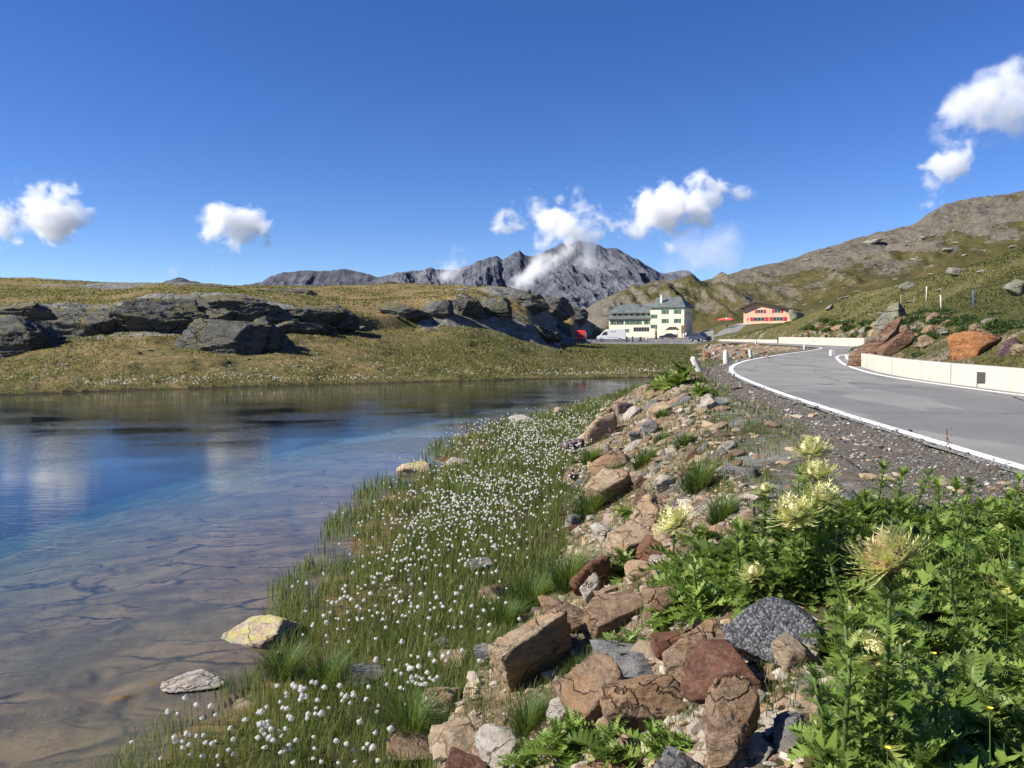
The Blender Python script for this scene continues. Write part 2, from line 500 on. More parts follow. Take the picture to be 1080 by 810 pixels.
def terrain(x, y, detail=True):
    """height and masks for arrays x, y"""
    x = np.asarray(x, float); y = np.asarray(y, float)
    r = np.hypot(x, y)
    phi = np.arctan2(x, y)
    phc = np.clip(phi, math.atan(_A[0]), math.atan(_A[-1]))
    d = r * np.cos(phc)
    a = np.tan(phc)
    # wobble the lookup so knots do not run in straight lines
    wob = fbm2(x / 9.0, y / 9.0, 3, 5) if detail else 0.0
    dw = d * (1 + 0.025 * wob * sstep(30, 60, d))
    zt, lev = table(a, dw)
    # ---- noise on the far terrain
    rocky = np.zeros_like(zt)
    flat = 1.0 - .95 * (sstep(148, 156, y) * sstep(246, 240, y) * sstep(.055, .075, a) * sstep(.30, .27, a))
    if detail:
        cliff = np.clip(1 - np.abs(lev - 3.5) * 1.1, 0, 1) * (a < 0.06)
        cliff = cliff * (1 - sstep(-.25, -.215, a) * sstep(-.10, -.125, a))
        crag = sstep(4, 4.5, lev) * sstep(6.2, 5.4, lev) * sstep(-.13, -.06, a) * sstep(.12, .05, a)
        mid = sstep(8, 8.6, lev) * (a > 0.03)
        cut = sstep(1.0, 1.4, lev) * sstep(2.5, 2.0, lev) * (a > .3)
        n1 = ridge2(x / 7.0 + 3, y / 7.0, 4, 3) - .5
        n2 = fbm2(x / 2.2, y / 2.2, 4, 9)
        land = sstep(-.02, .25, zt)
        zt = zt + (.10 + .18 * sstep(-.2, .4, n2)) * sstep(.0, .10, zt) * sstep(3.2, 2.6, lev) * (y > 30) * (a < .24)
        h = 0.10 * fbm2(x / 5.0, y / 5.0, 4, 21) + 0.05 * n2
        h += sstep(70, 110, d) * 0.35 * fbm2(x / 16, y / 16, 5, 2)
        h += (cliff + crag * .8) * (1.1 * n1 + 0.5 * n2)
        led = ridge2(x / 19.0, y / 26.0, 3, 44)
        h += mid * (8.0 * (ridge2(x / 42 + y / 160, y / 90, 6, 8) - .5) * sstep(240, 330, d)) * (0.35 + sstep(9.9, 9.2, lev))
        mcr = sstep(.09, .13, a) * sstep(.32, .24, a)
        h += mid * mcr * 13 * (ridge2(x / 11 + y / 60, y / 70, 4, 71) - .5) * sstep(10, 9.5, lev)
        h += mid * 5.5 * (ridge2(x / 13 + y / 80, y / 34, 5, 171) - .5) * sstep(250, 300, d) * sstep(10, 9.3, lev)
        h += cut * (.35 * n2 + .5 * n1)
        zt = zt + h * land * flat
        rocky = np.clip(cliff * 1.1 + crag * (.2 + .9 * sstep(.5, .75, led)) + mid * (.20 + .34 * sstep(.50, .72, ridge2(x / 60, y / 150, 4, 55))) * (1 + .6 * sstep(.25, .12, a)) + cut * .22, 0, 1)
        rocky = np.maximum(rocky, sstep(4.8, 5.3, lev) * sstep(7, 6, lev) * sstep(.55, .8, led) * .75 * (a < .05))
    # ---- bank between lake and road
    yc = np.clip(y, -12, 178)
    s, f, t, e = x_shore(yc), x_foot(yc), x_top(yc), x_rl(yc)
    if detail:
        wb = fbm2(x / 1.1, y / 1.1, 3, 61)
        s = s + .35 * wb * np.clip(y / 12, .4, 2.5); f = f + .3 * wb
    f = np.maximum(f, s + .1); t = np.maximum(t, f + .3); e = np.maximum(e, t + .3)
    zroad = zr(y)
    m0 = np.clip((x - s) / (f - s), 0, 1)
    m1 = np.clip((x - f) / (t - f), 0, 1)
    m2 = np.clip((x - t) / (e - t), 0, 1)
    below = np.clip(s - x, 0, 60)
    zb = np.where(x < s, -(0.05 * below + .030 * np.clip(below - 1.6, 0, 99) ** 1.85), 0.20 * m0)
    zb = np.maximum(zb, -5.0)
    ztop = zroad - .13
    zb = zb + (ztop - .2) * (m1 * .8 + .2 * m1 * m1 * (3 - 2 * m1)) + .12 * m2
    bankrock = (m1 > 0) * sstep(0, .12, m1) * sstep(1.0, .8, m1)
    verge = np.maximum(.30 + .7 * sstep(.30, .6, m2), .3) * sstep(.6, 1, m1) * (x < x_rr(yc) + .5)
    if detail:
        nb = ridge2(x / .55, y / .75, 4, 91) - .5
        zb = zb + bankrock * (.16 * nb + .12 * fbm2(x / .9, y / .9, 3, 77)) * sstep(60, 40, y)
        zb = zb + (m0 > 0) * (m1 < .1) * .05 * fbm2(x / .5, y / .5, 3, 15)
        zb = zb + verge * (m2 < 1) * (.018 * fbm2(x / .12, y / .12, 3, 19) + .03 * fbm2(x / .8, y / .8, 2, 23))
        # lake floor: thin broken slabs with open joints
        bed = sstep(.15, .9, below) * sstep(20, 12, below)
        u = (x * .94 + y * .34) * 1.0; v = (-x * .34 + y * .94)
        q = vn2(u / 1.7, v / .75, 201) * 1.2 + vn2(u / .6, v / .3, 207) * .5
        ck1 = 1 - np.abs(vn2(u / 1.3 + .5 * q, v / .5, 211) * 2 - 1); ck2 = sstep(.45, .62, vn2(u / 1.6, v / .8, 219))
        ck3 = 1 - np.abs(vn2(u / .5 + q, v / .22, 231) * 2 - 1)
        st = np.floor(q * 3) / 3
        zb = zb + bed * (.05 * fbm2(u / 1.6, v / .8, 3, 207) - .025 * sstep(.80, 1.0, ck1) * ck2) + .02 * bed * fbm2(x / .3, y / .3, 3, 3)
    left = x < (x_rr(yc) + .45)
    wtl = sstep(.19, .235, a) * sstep(150, 140, d)
    ztl = zt * (1 - wtl) + np.minimum(zt, zr(y) - .45 + (.30 * fbm2(x / 1.8, y / 2.5, 4, 313) if detail else 0)) * wtl
    emb = zroad - .1 - .45 * np.clip(t - x, 0, 99)
    if detail:
        emb = emb + .25 * fbm2(x / 1.4, y / 1.4, 4, 33) * (x < t)
    wbl = sstep(44, 64, y)
    tgt = np.maximum(emb, np.where(y > 20, ztl, -9))
    zn = np.where(y > 64, emb, zb * (1 - wbl) + np.maximum(tgt, -3) * wbl)
    under = left & (x > e) & (y < 176) & (y > -40)          # beneath the road sheet
    z_left = np.maximum(zn, np.where(y > 20, ztl, -9))
    far = (y > 176)
    z_left = np.where(far, zt, z_left)
    z_left = np.where(under, zroad - .06 * (y < 118), z_left)
    # ---- right of the wall line
    sw = np.clip(x - x_wall(yc) - .12, 0, 500)
    zh = np.minimum(zt, zroad + .22 * sstep(0, .12, sw) + 0.6 * np.maximum(sw - .25, 0) + (0.35 * wob if detail else 0) * np.clip(sw - .3, 0, 1))
    zh = np.where(y < -5, zroad + .28 + np.minimum(.5 * sw, 14), zh)
    z = np.where(left | far, z_left, zh)
    cutm = (~left) & (~far) & (y < 176)
    cutr = cutm * sstep(4.2 + np.clip((y - 40) * .03, 0, 2), 2.0, sw) * sstep(0, .3, sw)
    if detail: cutr = .62 * cutr * (.25 + .75 * sstep(-.12, .12, fbm2(x / 1.6, y / 1.6, 4, 141)))
    # masks
    rock = np.where(left, np.where((y > 55) & (emb > zt), .55, rocky), rocky)
    near_bank = left & (y < 60) & (x > f - .1)
    rock = np.where(near_bank, np.clip(bankrock * .6, 0, 1) + .35 * (m1 >= 1) * (m2 < .5), rock)
    embm = left & (y > 44) & (zn > zt + .02) & (x < e - .3) & (x > s) & (y < 176)
    embm = embm | (left & (a > .228 + (.02 * wob if detail else 0)) & (y > 48) & (y < 135) & (x < e - .5))
    orange = np.clip(np.where(near_bank, bankrock * .9, 0) + embm * .8 + cutr, 0, 1)
    rock = np.maximum(rock, np.maximum(embm * .5, cutr * .62))
    grav = np.where(left & (y < 176), verge, 0.0)
    wet = np.where(z < .05, 1.0, 0.0) * (d < 70)
    dry = sstep(3.2, 4.8, lev) * sstep(7.5, 6, lev) * (a < .08) + .25 + .2 * sstep(.02, -.3, a) * (lev < 4)
    dry = np.where(a > .24, .10, dry)
    dry = np.where((lev > 8) & (a > .05), .25, dry)
    orange = np.maximum(orange, .25 * (lev > 8) * (a > .03))
    pk = (y > 150) & (y < 245) & (a > (604 - 540) / FPX + np.clip((y - 158) * .0011, 0, .05)) & (a < (752 - 540) / FPX)
    aw = 540 + a * FPX
    dw_ = (y > 176) & (y < 240) & (aw > np.interp(y, [176, 200, 226, 240], [744, 756, 771, 778])) & (aw < np.interp(y, [176, 200, 226, 240], [758, 780, 798, 812]))
    grav = np.where(under & (y > 117), 1.0, grav)
    grav = np.where((pk | dw_) & ~(left & (x > e) & (y < 176)), 1.0, grav); rock = np.where(pk | dw_, 0.0, rock)
    marsh = left & (y < 60) & (m0 > 0) & (m1 < .05)
    return z, rock, orange, grav, wet, np.clip(dry, 0, 1), marsh.astype(float)


# ------------------------------------------------------------------ ground sheet
NF, NR = 1150, 1080
phi_mid = np.linspace(-37, 37, NF)
phi_l = -37 - np.cumsum(np.linspace(.2, 3.6, 75))
phi_l = phi_l[phi_l > -179]
phis = np.concatenate([phi_l[::-1], phi_mid, -phi_l]) * PI / 180
_lr = [np.arange(math.log(.7), math.log(16), .009), np.arange(math.log(16), math.log(24), .006), np.arange(math.log(24), math.log(55), .0075), np.arange(math.log(55), math.log(118), .0036), np.arange(math.log(118), math.log(240), .006), np.arange(math.log(240), math.log(700), .005), np.arange(math.log(700), math.log(1500), .02)]
rs = np.concatenate([[0.25, .4, .55], np.exp(np.concatenate(_lr)), [1500.0]])
PH, RR = np.meshgrid(phis, rs, indexing='ij')
GX = RR * np.sin(PH); GY = RR * np.cos(PH)
GX = GX.ravel(); GY = GY.ravel()
gz, grock, gor, ggr, gwet, gdry, gmarsh = terrain(GX, GY)
nphi, nr = len(phis), len(rs)
GZ = gz.reshape(nphi, nr)
LRS = np.log(rs)
_UL = np.linspace(LRS[0], LRS[-1], 40000)
_UI = np.clip(np.searchsorted(LRS, _UL, side='right') - 1, 0, nr - 2)


def H(x, y):
    """height of the ground mesh, read back from its grid"""
    x = np.atleast_1d(np.asarray(x, float)); y = np.atleast_1d(np.asarray(y, float))
    ph = np.clip(np.arctan2(x, y), phis[0], phis[-1] - 1e-9)
    lr = np.clip(np.log(np.maximum(np.hypot(x, y), 1e-3)), LRS[0], LRS[-1] - 1e-6)
    i = np.clip(np.searchsorted(phis, ph, side='right') - 1, 0, nphi - 2)
    j = np.clip(np.searchsorted(LRS, lr, side='right') - 1, 0, nr - 2)
    u = (ph - phis[i]) / (phis[i + 1] - phis[i]); v = (lr - LRS[j]) / (LRS[j + 1] - LRS[j])
    return (GZ[i, j] * (1 - u) + GZ[i + 1, j] * u) * (1 - v) + (GZ[i, j + 1] * (1 - u) + GZ[i + 1, j + 1] * u) * v


def on_ground(pxs, pys, dmax=400.0, lift=0.0):
    """where the viewing rays through these picture points first meet the ground"""
    pxs = np.atleast_1d(np.asarray(pxs, float)); pys = np.atleast_1d(np.asarray(pys, float))
    u = (pxs - 540) / FPX; v = (405 - pys) / FPX
    dx, dy, dz = u, cp + v * sp, -sp + v * cp
    dx = dx / dy; dz = dz / dy
    res = np.full(len(pxs), np.nan)
    prev = np.full(len(pxs), 1.0)
    dd = 1.0
    lo = np.full(len(pxs), np.nan); hi = np.full(len(pxs), np.nan)
    while dd < dmax:
        nx = dd * 1.02
        hz = H(dx * nx, np.full(len(pxs), nx)) + lift
        hit = (CAMZ + dz * nx <= hz) & np.isnan(hi)
        lo = np.where(hit, dd, lo); hi = np.where(hit, nx, hi)
        dd = nx
        if not np.isnan(hi).any(): break
    hi = np.where(np.isnan(hi), dmax, hi); lo = np.where(np.isnan(lo), dmax * .98, lo)
    for _ in range(6):
        md = (lo + hi) / 2
        hz = H(dx * md, md) + lift
        b = CAMZ + dz * md <= hz
        hi = np.where(b, md, hi); lo = np.where(b, lo, md)
    md = (lo + hi) / 2
    return np.stack([dx * md, md, CAMZ + dz * md], 1)


idx = np.arange(nphi * nr).reshape(nphi, nr)
q = np.stack([idx[:-1, :-1], idx[1:, :-1], idx[1:, 1:], idx[:-1, 1:]], -1).reshape(-1, 4)
# close the seam behind the camera and the hole in the middle
q2 = np.stack([idx[-1, :-1], idx[0, :-1], idx[0, 1:], idx[-1, 1:]], -1)
cen = len(GX)
hub = np.stack([np.full(nphi, cen), np.roll(idx[:, 0], -1), idx[:, 0]], -1)
verts = np.concatenate([np.stack([GX, GY, gz], 1), [[0, 0, float(GZ[:, 0].mean())]]])
ap = lambda v: np.append(v, v[0])

# ------------------------------------------------------------------ ground material
g = NT('ground_material')
P = g.pos()
mk1 = g.attr('mask_a', 1); mk2 = g.attr('mask_b', 1)
s1 = g.n('ShaderNodeSeparateXYZ', {0: mk1}); s2 = g.n('ShaderNodeSeparateXYZ', {0: mk2})
rockm, orm, grm = s1.outputs; wetm, drym, marshm = s2.outputs
nA = g.noise(P, .045, 6, .6); nB = g.noise(P, .35, 8, .65); nC = g.noise(P, 2.3, 10, .72); nD = g.noise(P, 14, 8, .7)
nE = g.noise(P, .9, 12, .8)
grn = g.mix(g.step(nC, .35, .68), (.055, .056, .018), (.140, .124, .042))
dryc = g.mix(g.step(nC, .3, .7), (.125, .088, .036), (.30, .215, .095))
fac = g.step(g.math('ADD', g.math('MULTIPLY', drym, 1.0), g.math('MULTIPLY', g.math('SUBTRACT', g.math('ADD', g.math('MULTIPLY', nB, .6), g.math('MULTIPLY', nA, .5)), .53), 2.2)), .2, .85)
grass = g.mix(fac, grn, dryc)
grass = g.mix(g.step(nE, .56, .75, 0, .6), grass, (.26, .235, .165))
grass = g.mix(g.step(nB, .38, .25, 0, .55), grass, (.02, .028, .008))
# grey gneiss
sl = g.map(P, scale=(1, 1, 2.2), rot=(.25, .3, .2))
rn = g.noise(sl, .55, 10, .72); rn2 = g.noise(sl, 4, 8, .7)
wv = g.n('ShaderNodeVectorMath', {0: g.n('ShaderNodeTexNoise', {'Vector': P, 'Scale': .45, 'Detail': 5.0}).outputs[1], 3: 5.0}, operation='SCALE').outputs[0]
crk = g.vor(g.map(g.n('ShaderNodeVectorMath', {0: P, 1: wv}, operation='ADD').outputs[0], scale=(1, 1, .6), rot=(.4, .5, 0)), .42, 'DISTANCE_TO_EDGE')
rk = g.mix(g.step(rn, .32, .68), (.105, .10, .095), (.27, .255, .225))
rk = g.mix(g.step(rn2, .45, .75, 0, .6), rk, (.33, .32, .27))
rk = g.mix(g.step(nB, .5, .62, 0, .4), rk, (.20, .19, .10))
rk = g.mix(g.step(crk, .035, .0, 0, .6), rk, (.035, .033, .03))
# rusty broken rock
orn = g.noise(P, 1.3, 8, .75, .4)
orr = g.mix(g.step(orn, .35, .65), (.14, .10, .062), (.34, .25, .155))
orr = g.mix(g.step(nD, .5, .68, 0, .8), orr, (.30, .27, .23))
orr = g.mix(g.step(g.noise(P, .8, 6, .6), .55, .68, 0, .7), orr, (.30, .14, .06))
rk = g.mix(orm, rk, orr)
gravc = g.mix(g.step(g.vor(P, 85, 'F1', 1), .2, .8), (.085, .074, .060), (.215, .19, .155))
gravc = g.mix(g.step(nC, .45, .62, 0, .7), gravc, (.13, .10, .07))
gravc = g.mix(g.step(g.n('ShaderNodeSeparateXYZ', {0: P}).outputs[1], 120, 140), gravc, g.mix(g.step(nB, .35, .65), (.15, .145, .14), (.25, .24, .225)))
col = g.mix(g.step(g.math('ADD', rockm, g.math('ADD', g.math('MULTIPLY', g.math('SUBTRACT', rn, .5), 1.1), g.math('MULTIPLY', g.math('SUBTRACT', g.noise(P, .10, 6, .7), .5), 1.0))), .30, .46), grass, rk)
nrm = g.n('ShaderNodeNewGeometry').outputs['Normal']
nz_ = g.n('ShaderNodeSeparateXYZ', {0: nrm}).outputs[2]
steep = g.step(g.math('ADD', nz_, g.math('MULTIPLY', g.math('SUBTRACT', nB, .5), .25)), .74, .60)
col = g.mix(g.math('MULTIPLY', steep, g.step(marshm, .5, .4)), col, rk)
col = g.mix(g.step(g.math('ADD', grm, g.math('MULTIPLY', g.math('SUBTRACT', nC, .5), .6)), .35, .6), col, gravc)
soil = g.mix(nC, (.045, .035, .018), (.10, .08, .04))
col = g.mix(g.math('MULTIPLY', marshm, .85), col, soil)
# lake floor
bd = g.noise(g.map(P, scale=(1, 2.2, 1), rot=(0, 0, -.35)), 1.0, 8, .62)
bedc = g.mix(g.step(bd, .35, .65), (.085, .055, .027), (.20, .128, .062))
bedc = g.mix(g.step(nD, .5, .7, 0, .5), bedc, (.10, .075, .045))
ckb = g.vor(g.map(g.n('ShaderNodeVectorMath', {0: P, 1: g.n('ShaderNodeVectorMath', {0: g.n('ShaderNodeTexNoise', {'Vector': P, 'Scale': 1.1, 'Detail': 5.0}).outputs[1], 3: 1.1}, operation='SCALE').outputs[0]}, operation='ADD').outputs[0], scale=(.55, 1.5, 0), rot=(0, 0, -.45)), .9, 'DISTANCE_TO_EDGE')
bedc = g.mix(g.math('MULTIPLY', g.step(ckb, .045, .005), g.step(bd, .42, .56)), bedc, (.025, .018, .012))
yy_ = g.n('ShaderNodeSeparateXYZ', {0: P}).outputs[1]
ckc = g.vor(g.map(P, scale=(.6, 1.5, 0), rot=(0, 0, -.3), loc=(3, 2, 0)), 3.4, 'DISTANCE_TO_EDGE')
bedc = g.mix(g.math('MULTIPLY', g.step(ckc, .07, .01, 0, .75), g.step(nC, .45, .6)), bedc, (.04, .028, .018))
bedc = g.mix(g.step(g.noise(P, 5, 9, .8), .50, .70, 0, .5), bedc, (.22, .165, .10))
bedc = g.mix(g.step(g.noise(P, .5, 5, .6), .45, .62, 0, .5), bedc, (.10, .085, .04))
zz_ = g.n('ShaderNodeSeparateXYZ', {0: P}).outputs[2]
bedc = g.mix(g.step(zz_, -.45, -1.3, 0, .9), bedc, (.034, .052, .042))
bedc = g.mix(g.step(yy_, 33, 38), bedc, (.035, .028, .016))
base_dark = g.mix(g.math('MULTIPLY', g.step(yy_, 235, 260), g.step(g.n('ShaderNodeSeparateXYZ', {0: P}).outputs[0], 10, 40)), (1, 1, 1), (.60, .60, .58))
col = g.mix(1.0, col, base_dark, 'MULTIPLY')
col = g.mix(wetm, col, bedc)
hgt = g.math('ADD', g.math('MULTIPLY', nC, .35), g.math('MULTIPLY', nD, .06))
hgt = g.math('ADD', hgt, g.math('MULTIPLY', g.math('MULTIPLY', rn, rockm), 1.2))
hgt = g.math('ADD', hgt, g.math('MULTIPLY', g.math('MULTIPLY', g.step(crk, 0, .08), rockm), .4))
hgt = g.math('MULTIPLY', hgt, g.step(wetm, .3, .9, 1.0, .12))
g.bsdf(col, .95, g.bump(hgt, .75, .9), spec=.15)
ground_me = np_mesh('ground', verts, [q, q2, hub], [g.m], {
    'mask_a': np.stack([ap(grock), ap(gor), ap(ggr)], 1), 'mask_b': np.stack([ap(gwet), ap(gdry), ap(gmarsh)], 1)})
tag(link('ground', ground_me), kind='structure')

# ------------------------------------------------------------------ lake
wverts = [(-140, -14, 0), (55, -14, 0), (55, 66, 0), (-140, 66, 0)]
w = NT('lake_water')
P = w.pos()
w1 = w.noise(w.map(P, scale=(1, 2.4, 1), rot=(0, 0, .15)), 2.6, 3, .55)
w2 = w.noise(w.map(P, scale=(1, 2.8, 1), rot=(0, 0, .1)), 9.0, 3, .5)
w3 = w.noise(w.map(P, scale=(1, 1.6, 1)), .22, 2, .5)
amp = w.step(w3, .35, .62, .25, 1.0)
hh = w.math('ADD', w.math('MULTIPLY', w1, .7), w.math('MULTIPLY', w2, .3))
bp = w.n('ShaderNodeBump', {'Height': w.math('MULTIPLY', hh, amp), 'Strength': .30, 'Distance': .022}).outputs[0]
fr = w.n('ShaderNodeFresnel', {'IOR': 1.333, 'Normal': bp}).outputs[0]
tr = w.n('ShaderNodeBsdfTransparent', {'Color': (.93, .97, .96)}).outputs[0]
gl = w.n('ShaderNodeBsdfGlossy', {'Color': (1, 1, 1), 'Roughness': .03, 'Normal': bp}).outputs[0]
bf = w.n('ShaderNodeNewGeometry').outputs['Backfacing']
fr = w.math('MULTIPLY', fr, w.math('SUBTRACT', 1.0, bf))
mx = w.n('ShaderNodeMixShader', {0: fr, 1: tr, 2: gl}).outputs[0]
w.surf(mx)
vab = w.n('ShaderNodeVolumeAbsorption', {'Color': (.14, .62, .76), 'Density': .33}).outputs[0]
w.t.links.new(vab, w.out.inputs['Volume'])
mb = MB()
mb.box(-140, 55, -14, 66, -6.0, 0.0)
lake = mb.build('lake', w.m)
tag(lake, kind='structure')
# ------------------------------------------------------------------ road sheet, lines, walls
def ribbon(name, fl, fr_, ys, dz, mat, nx=12, kind='structure'):
    ys = np.asarray(ys); L = fl(ys); R_ = fr_(ys)
    t = np.linspace(0, 1, nx)
    X = L[:, None] * (1 - t) + R_[:, None] * t
    Y = np.repeat(ys[:, None], nx, 1)
    Z = np.repeat(zr(ys)[:, None], nx, 1) + dz
    V = np.stack([X, Y, Z], -1).reshape(-1, 3)
    i = np.arange(len(ys) * nx).reshape(len(ys), nx)
    F = np.stack([i[:-1, :-1], i[:-1, 1:], i[1:, 1:], i[1:, :-1]], -1).reshape(-1, 4)
    return tag(link(name, np_mesh(name, V, F, [mat])), kind=kind)


m = NT('asphalt')
P = m.pos()
a1 = m.noise(P, .5, 6, .6); a2 = m.noise(P, 60, 4, .7); a3 = m.vor(P, 110, 'F1', 0)
a4 = m.noise(m.map(P, scale=(1, .25, 1), rot=(0, 0, -.3)), 1.2, 7, .7)
c = m.mix(m.step(a1, .3, .7), (.150, .145, .134), (.235, .225, .205))
c = m.mix(m.step(a2, .35, .7, 0, .6), c, (.32, .31, .29))
c = m.mix(m.step(a4, .54, .70, 0, .55), c, (.085, .084, .084))
pt = m.noise(m.map(P, scale=(.6, .12, 1), rot=(0, 0, -.2)), .9, 3, .5)
c = m.mix(m.step(pt, .54, .56, 0, .5), c, (.12, .118, .115))
c = m.mix(m.step(m.noise(P, 2.2, 8, .8), .62, .72, 0, .5), c, (.30, .27, .22))
ck = m.vor(m.mix(.25, P, m.n('ShaderNodeTexNoise', {'Vector': P, 'Scale': 1.5, 'Detail': 6}).outputs[1]), .28, 'DISTANCE_TO_EDGE')
c = m.mix(m.math('MULTIPLY', m.step(ck, .014, .0), m.step(a1, .40, .55)), c, (.03, .03, .03))
m.bsdf(c, .85, m.bump(m.math('ADD', a2, m.math('MULTIPLY', a3, .6)), .45, .015), spec=.35)
ASPH = m.m
ys_road = np.concatenate([np.arange(-40, 80, .4), np.arange(80, 120, 1.0)])
jag = lambda y: x_rl(y) - .05 + .07 * fbm2(y / .35, y * 0, 3, 4)
ribbon('road', jag, lambda y: x_rr(y) + .32, ys_road, 0.0, ASPH, 16)

m = NT('road_paint')
P = m.pos()
w_ = m.noise(P, 9, 8, .75)
c = m.mix(m.step(w_, .60, .74), (.80, .80, .78), (.34, .33, .31))
m.bsdf(c, .6)
PAINT = m.m


def nor_off(f, s):
    """curve moved sideways by s, measured square to the road"""
    def h(y):
        dx = (f(y + .5) - f(y - .5))
        return f(y) + s * np.sqrt(1 + dx * dx)
    return h


tb = smooth_curve([(0, -12), (0, 45), (-.0, 66), (0, 180)])
ys_l = np.concatenate([np.arange(-12, 78, .3)])
ribbon('road_line', nor_off(x_rl, .06), nor_off(x_rl, .21), ys_l, 0.005, PAINT, 2)
ribbon('road_line', nor_off(x_rr, -.17), nor_off(x_rr, -.03), np.arange(-12, 58, .3), 0.005, PAINT, 2)
ribbon('road_line', nor_off(x_rl, .06), nor_off(x_rl, .18), np.arange(80, 118, 1.), 0.005, PAINT, 2)

# pale concrete walls
m = NT('whitewashed_concrete')
P = m.pos()
st = m.noise(m.map(P, scale=(1, 1, .25)), 3.5, 8, .7); st2 = m.noise(P, .8, 6, .6)
zz = m.n('ShaderNodeSeparateXYZ', {0: P}).outputs[2]
c = m.mix(m.step(st, .45, .75, 0, .6), (.46, .42, .355), (.31, .275, .22))
c = m.mix(m.step(st2, .55, .75, 0, .4), c, (.42, .36, .28))
jt = m.n('ShaderNodeSeparateXYZ', {0: P}).outputs[1]
jl = m.math('ABSOLUTE', m.math('SUBTRACT', m.math('FRACT', m.math('MULTIPLY', jt, .22)), .5))
c = m.mix(m.step(jl, .010, .004, 0, .8), c, (.16, .14, .11))
c = m.mix(m.step(m.noise(m.map(P, scale=(1, 1, .12)), 5.5, 6, .75), .56, .74, 0, .55), c, (.27, .235, .185))
c = m.mix(m.step(m.noise(P, 7, 8, .8), .62, .74, 0, .6), c, (.20, .18, .13))
m.bsdf(c, .85, m.bump(m.noise(P, 14, 6, .7), .3, .02))
WALLM = m.m


def wall_strip(name, ys, off, height, thick, label, base=0.0, hole=None):
    """low wall as a swept section with a slightly rounded top"""
    ys = np.asarray(ys, float)
    x0 = nor_off(x_rr, off)(ys); x1 = nor_off(x_rr, off + thick)(ys)
    zb = zr(ys) + base - .12
    hgt = np.array([height(y) for y in ys]) + .006 * fbm2(ys / 1.5, ys * 0, 3, 8)
    zt = zr(ys) + base + hgt
    bev = .02
    sec = []
    for (fx, zf) in ((0, 0), (0, 1), (bev / thick, 2), (1 - bev / thick, 2), (1, 1), (1, 0)):
        X = x0 + (x1 - x0) * fx
        Z = zb if zf == 0 else (zt - bev if zf == 1 else zt)
        sec.append(np.stack([X, ys, Z], 1))
    V = np.stack(sec, 1); n = 6
    i = np.arange(len(ys) * n).reshape(len(ys), n)
    F = np.concatenate([np.stack([i[:-1, k], i[1:, k], i[1:, (k + 1) % n], i[:-1, (k + 1) % n]], -1) for k in range(n)])
    if hole:
        yy = ys[:-1]
        keep = np.ones(len(F), bool)
        nn = len(ys) - 1
        for k in (0, 4):
            sel = (yy >= hole[0] - 1e-6) & (yy < hole[1] - 1e-6)
            keep[k * nn:(k + 1) * nn][sel] = False
        F = F[keep]
    caps = [np.array([i[0]]), np.array([i[-1][::-1]])]
    ob = link(name, np_mesh(name, V.reshape(-1, 3), [F] + [c_ for c_ in caps], [WALLM], smooth=False))
    return tag(ob, label, 'wall')


# drain: wall uncut, a dark plate paints the hole's shade between cheeks and lintel
hy0, hy1 = 18.75, 19.05
ysw = np.unique(np.round(np.concatenate([np.arange(-12, 33.6, .6), [hy0, hy1]]), 3))
wl = wall_strip('roadside_wall', ysw, .32, lambda y: .50, .30, 'long low cream concrete wall along the road under the rocky grass cutting')
mb = MB()
xh = float(nor_off(x_rr, .32)(np.array([hy0]))[0])
zb_ = float(zr(hy0))
mk = simple('drain_hole_shade', (.05, .045, .04), .95)
mb.box(xh - .004, xh + .02, hy0 - .03, hy1 + .03, zb_ + .10, zb_ + .36)
mb.box(xh - .012, xh + .02, hy0 - .06, hy0 - .03, zb_ - .02, zb_ + .40, 1)
mb.box(xh - .012, xh + .02, hy1 + .03, hy1 + .06, zb_ - .02, zb_ + .40, 1)
mb.box(xh - .012, xh + .02, hy0 - .03, hy1 + .03, zb_ + .36, zb_ + .40, 1)
mb.build('drain_opening', [mk, WALLM], wl)
wall_strip('kerb_wall', np.arange(33.9, 46.5, .4), .30, lambda y: .50 if y < 34.5 else .17 - .05 * (y > 43), .28,
           'low curved concrete kerb round the bend at the foot of the rust outcrop')
wall_strip('roadside_wall', np.arange(79, 112, .8), .25, lambda y: .85, .35, 'high pale wall on the far bend below orange rocks')
wall_strip('roadside_wall', np.arange(112.4, 152, .8), .2, lambda y: .50 - .006 * (y - 112), .3, 'lower thin wall curving on from the far bend towards the parked car')

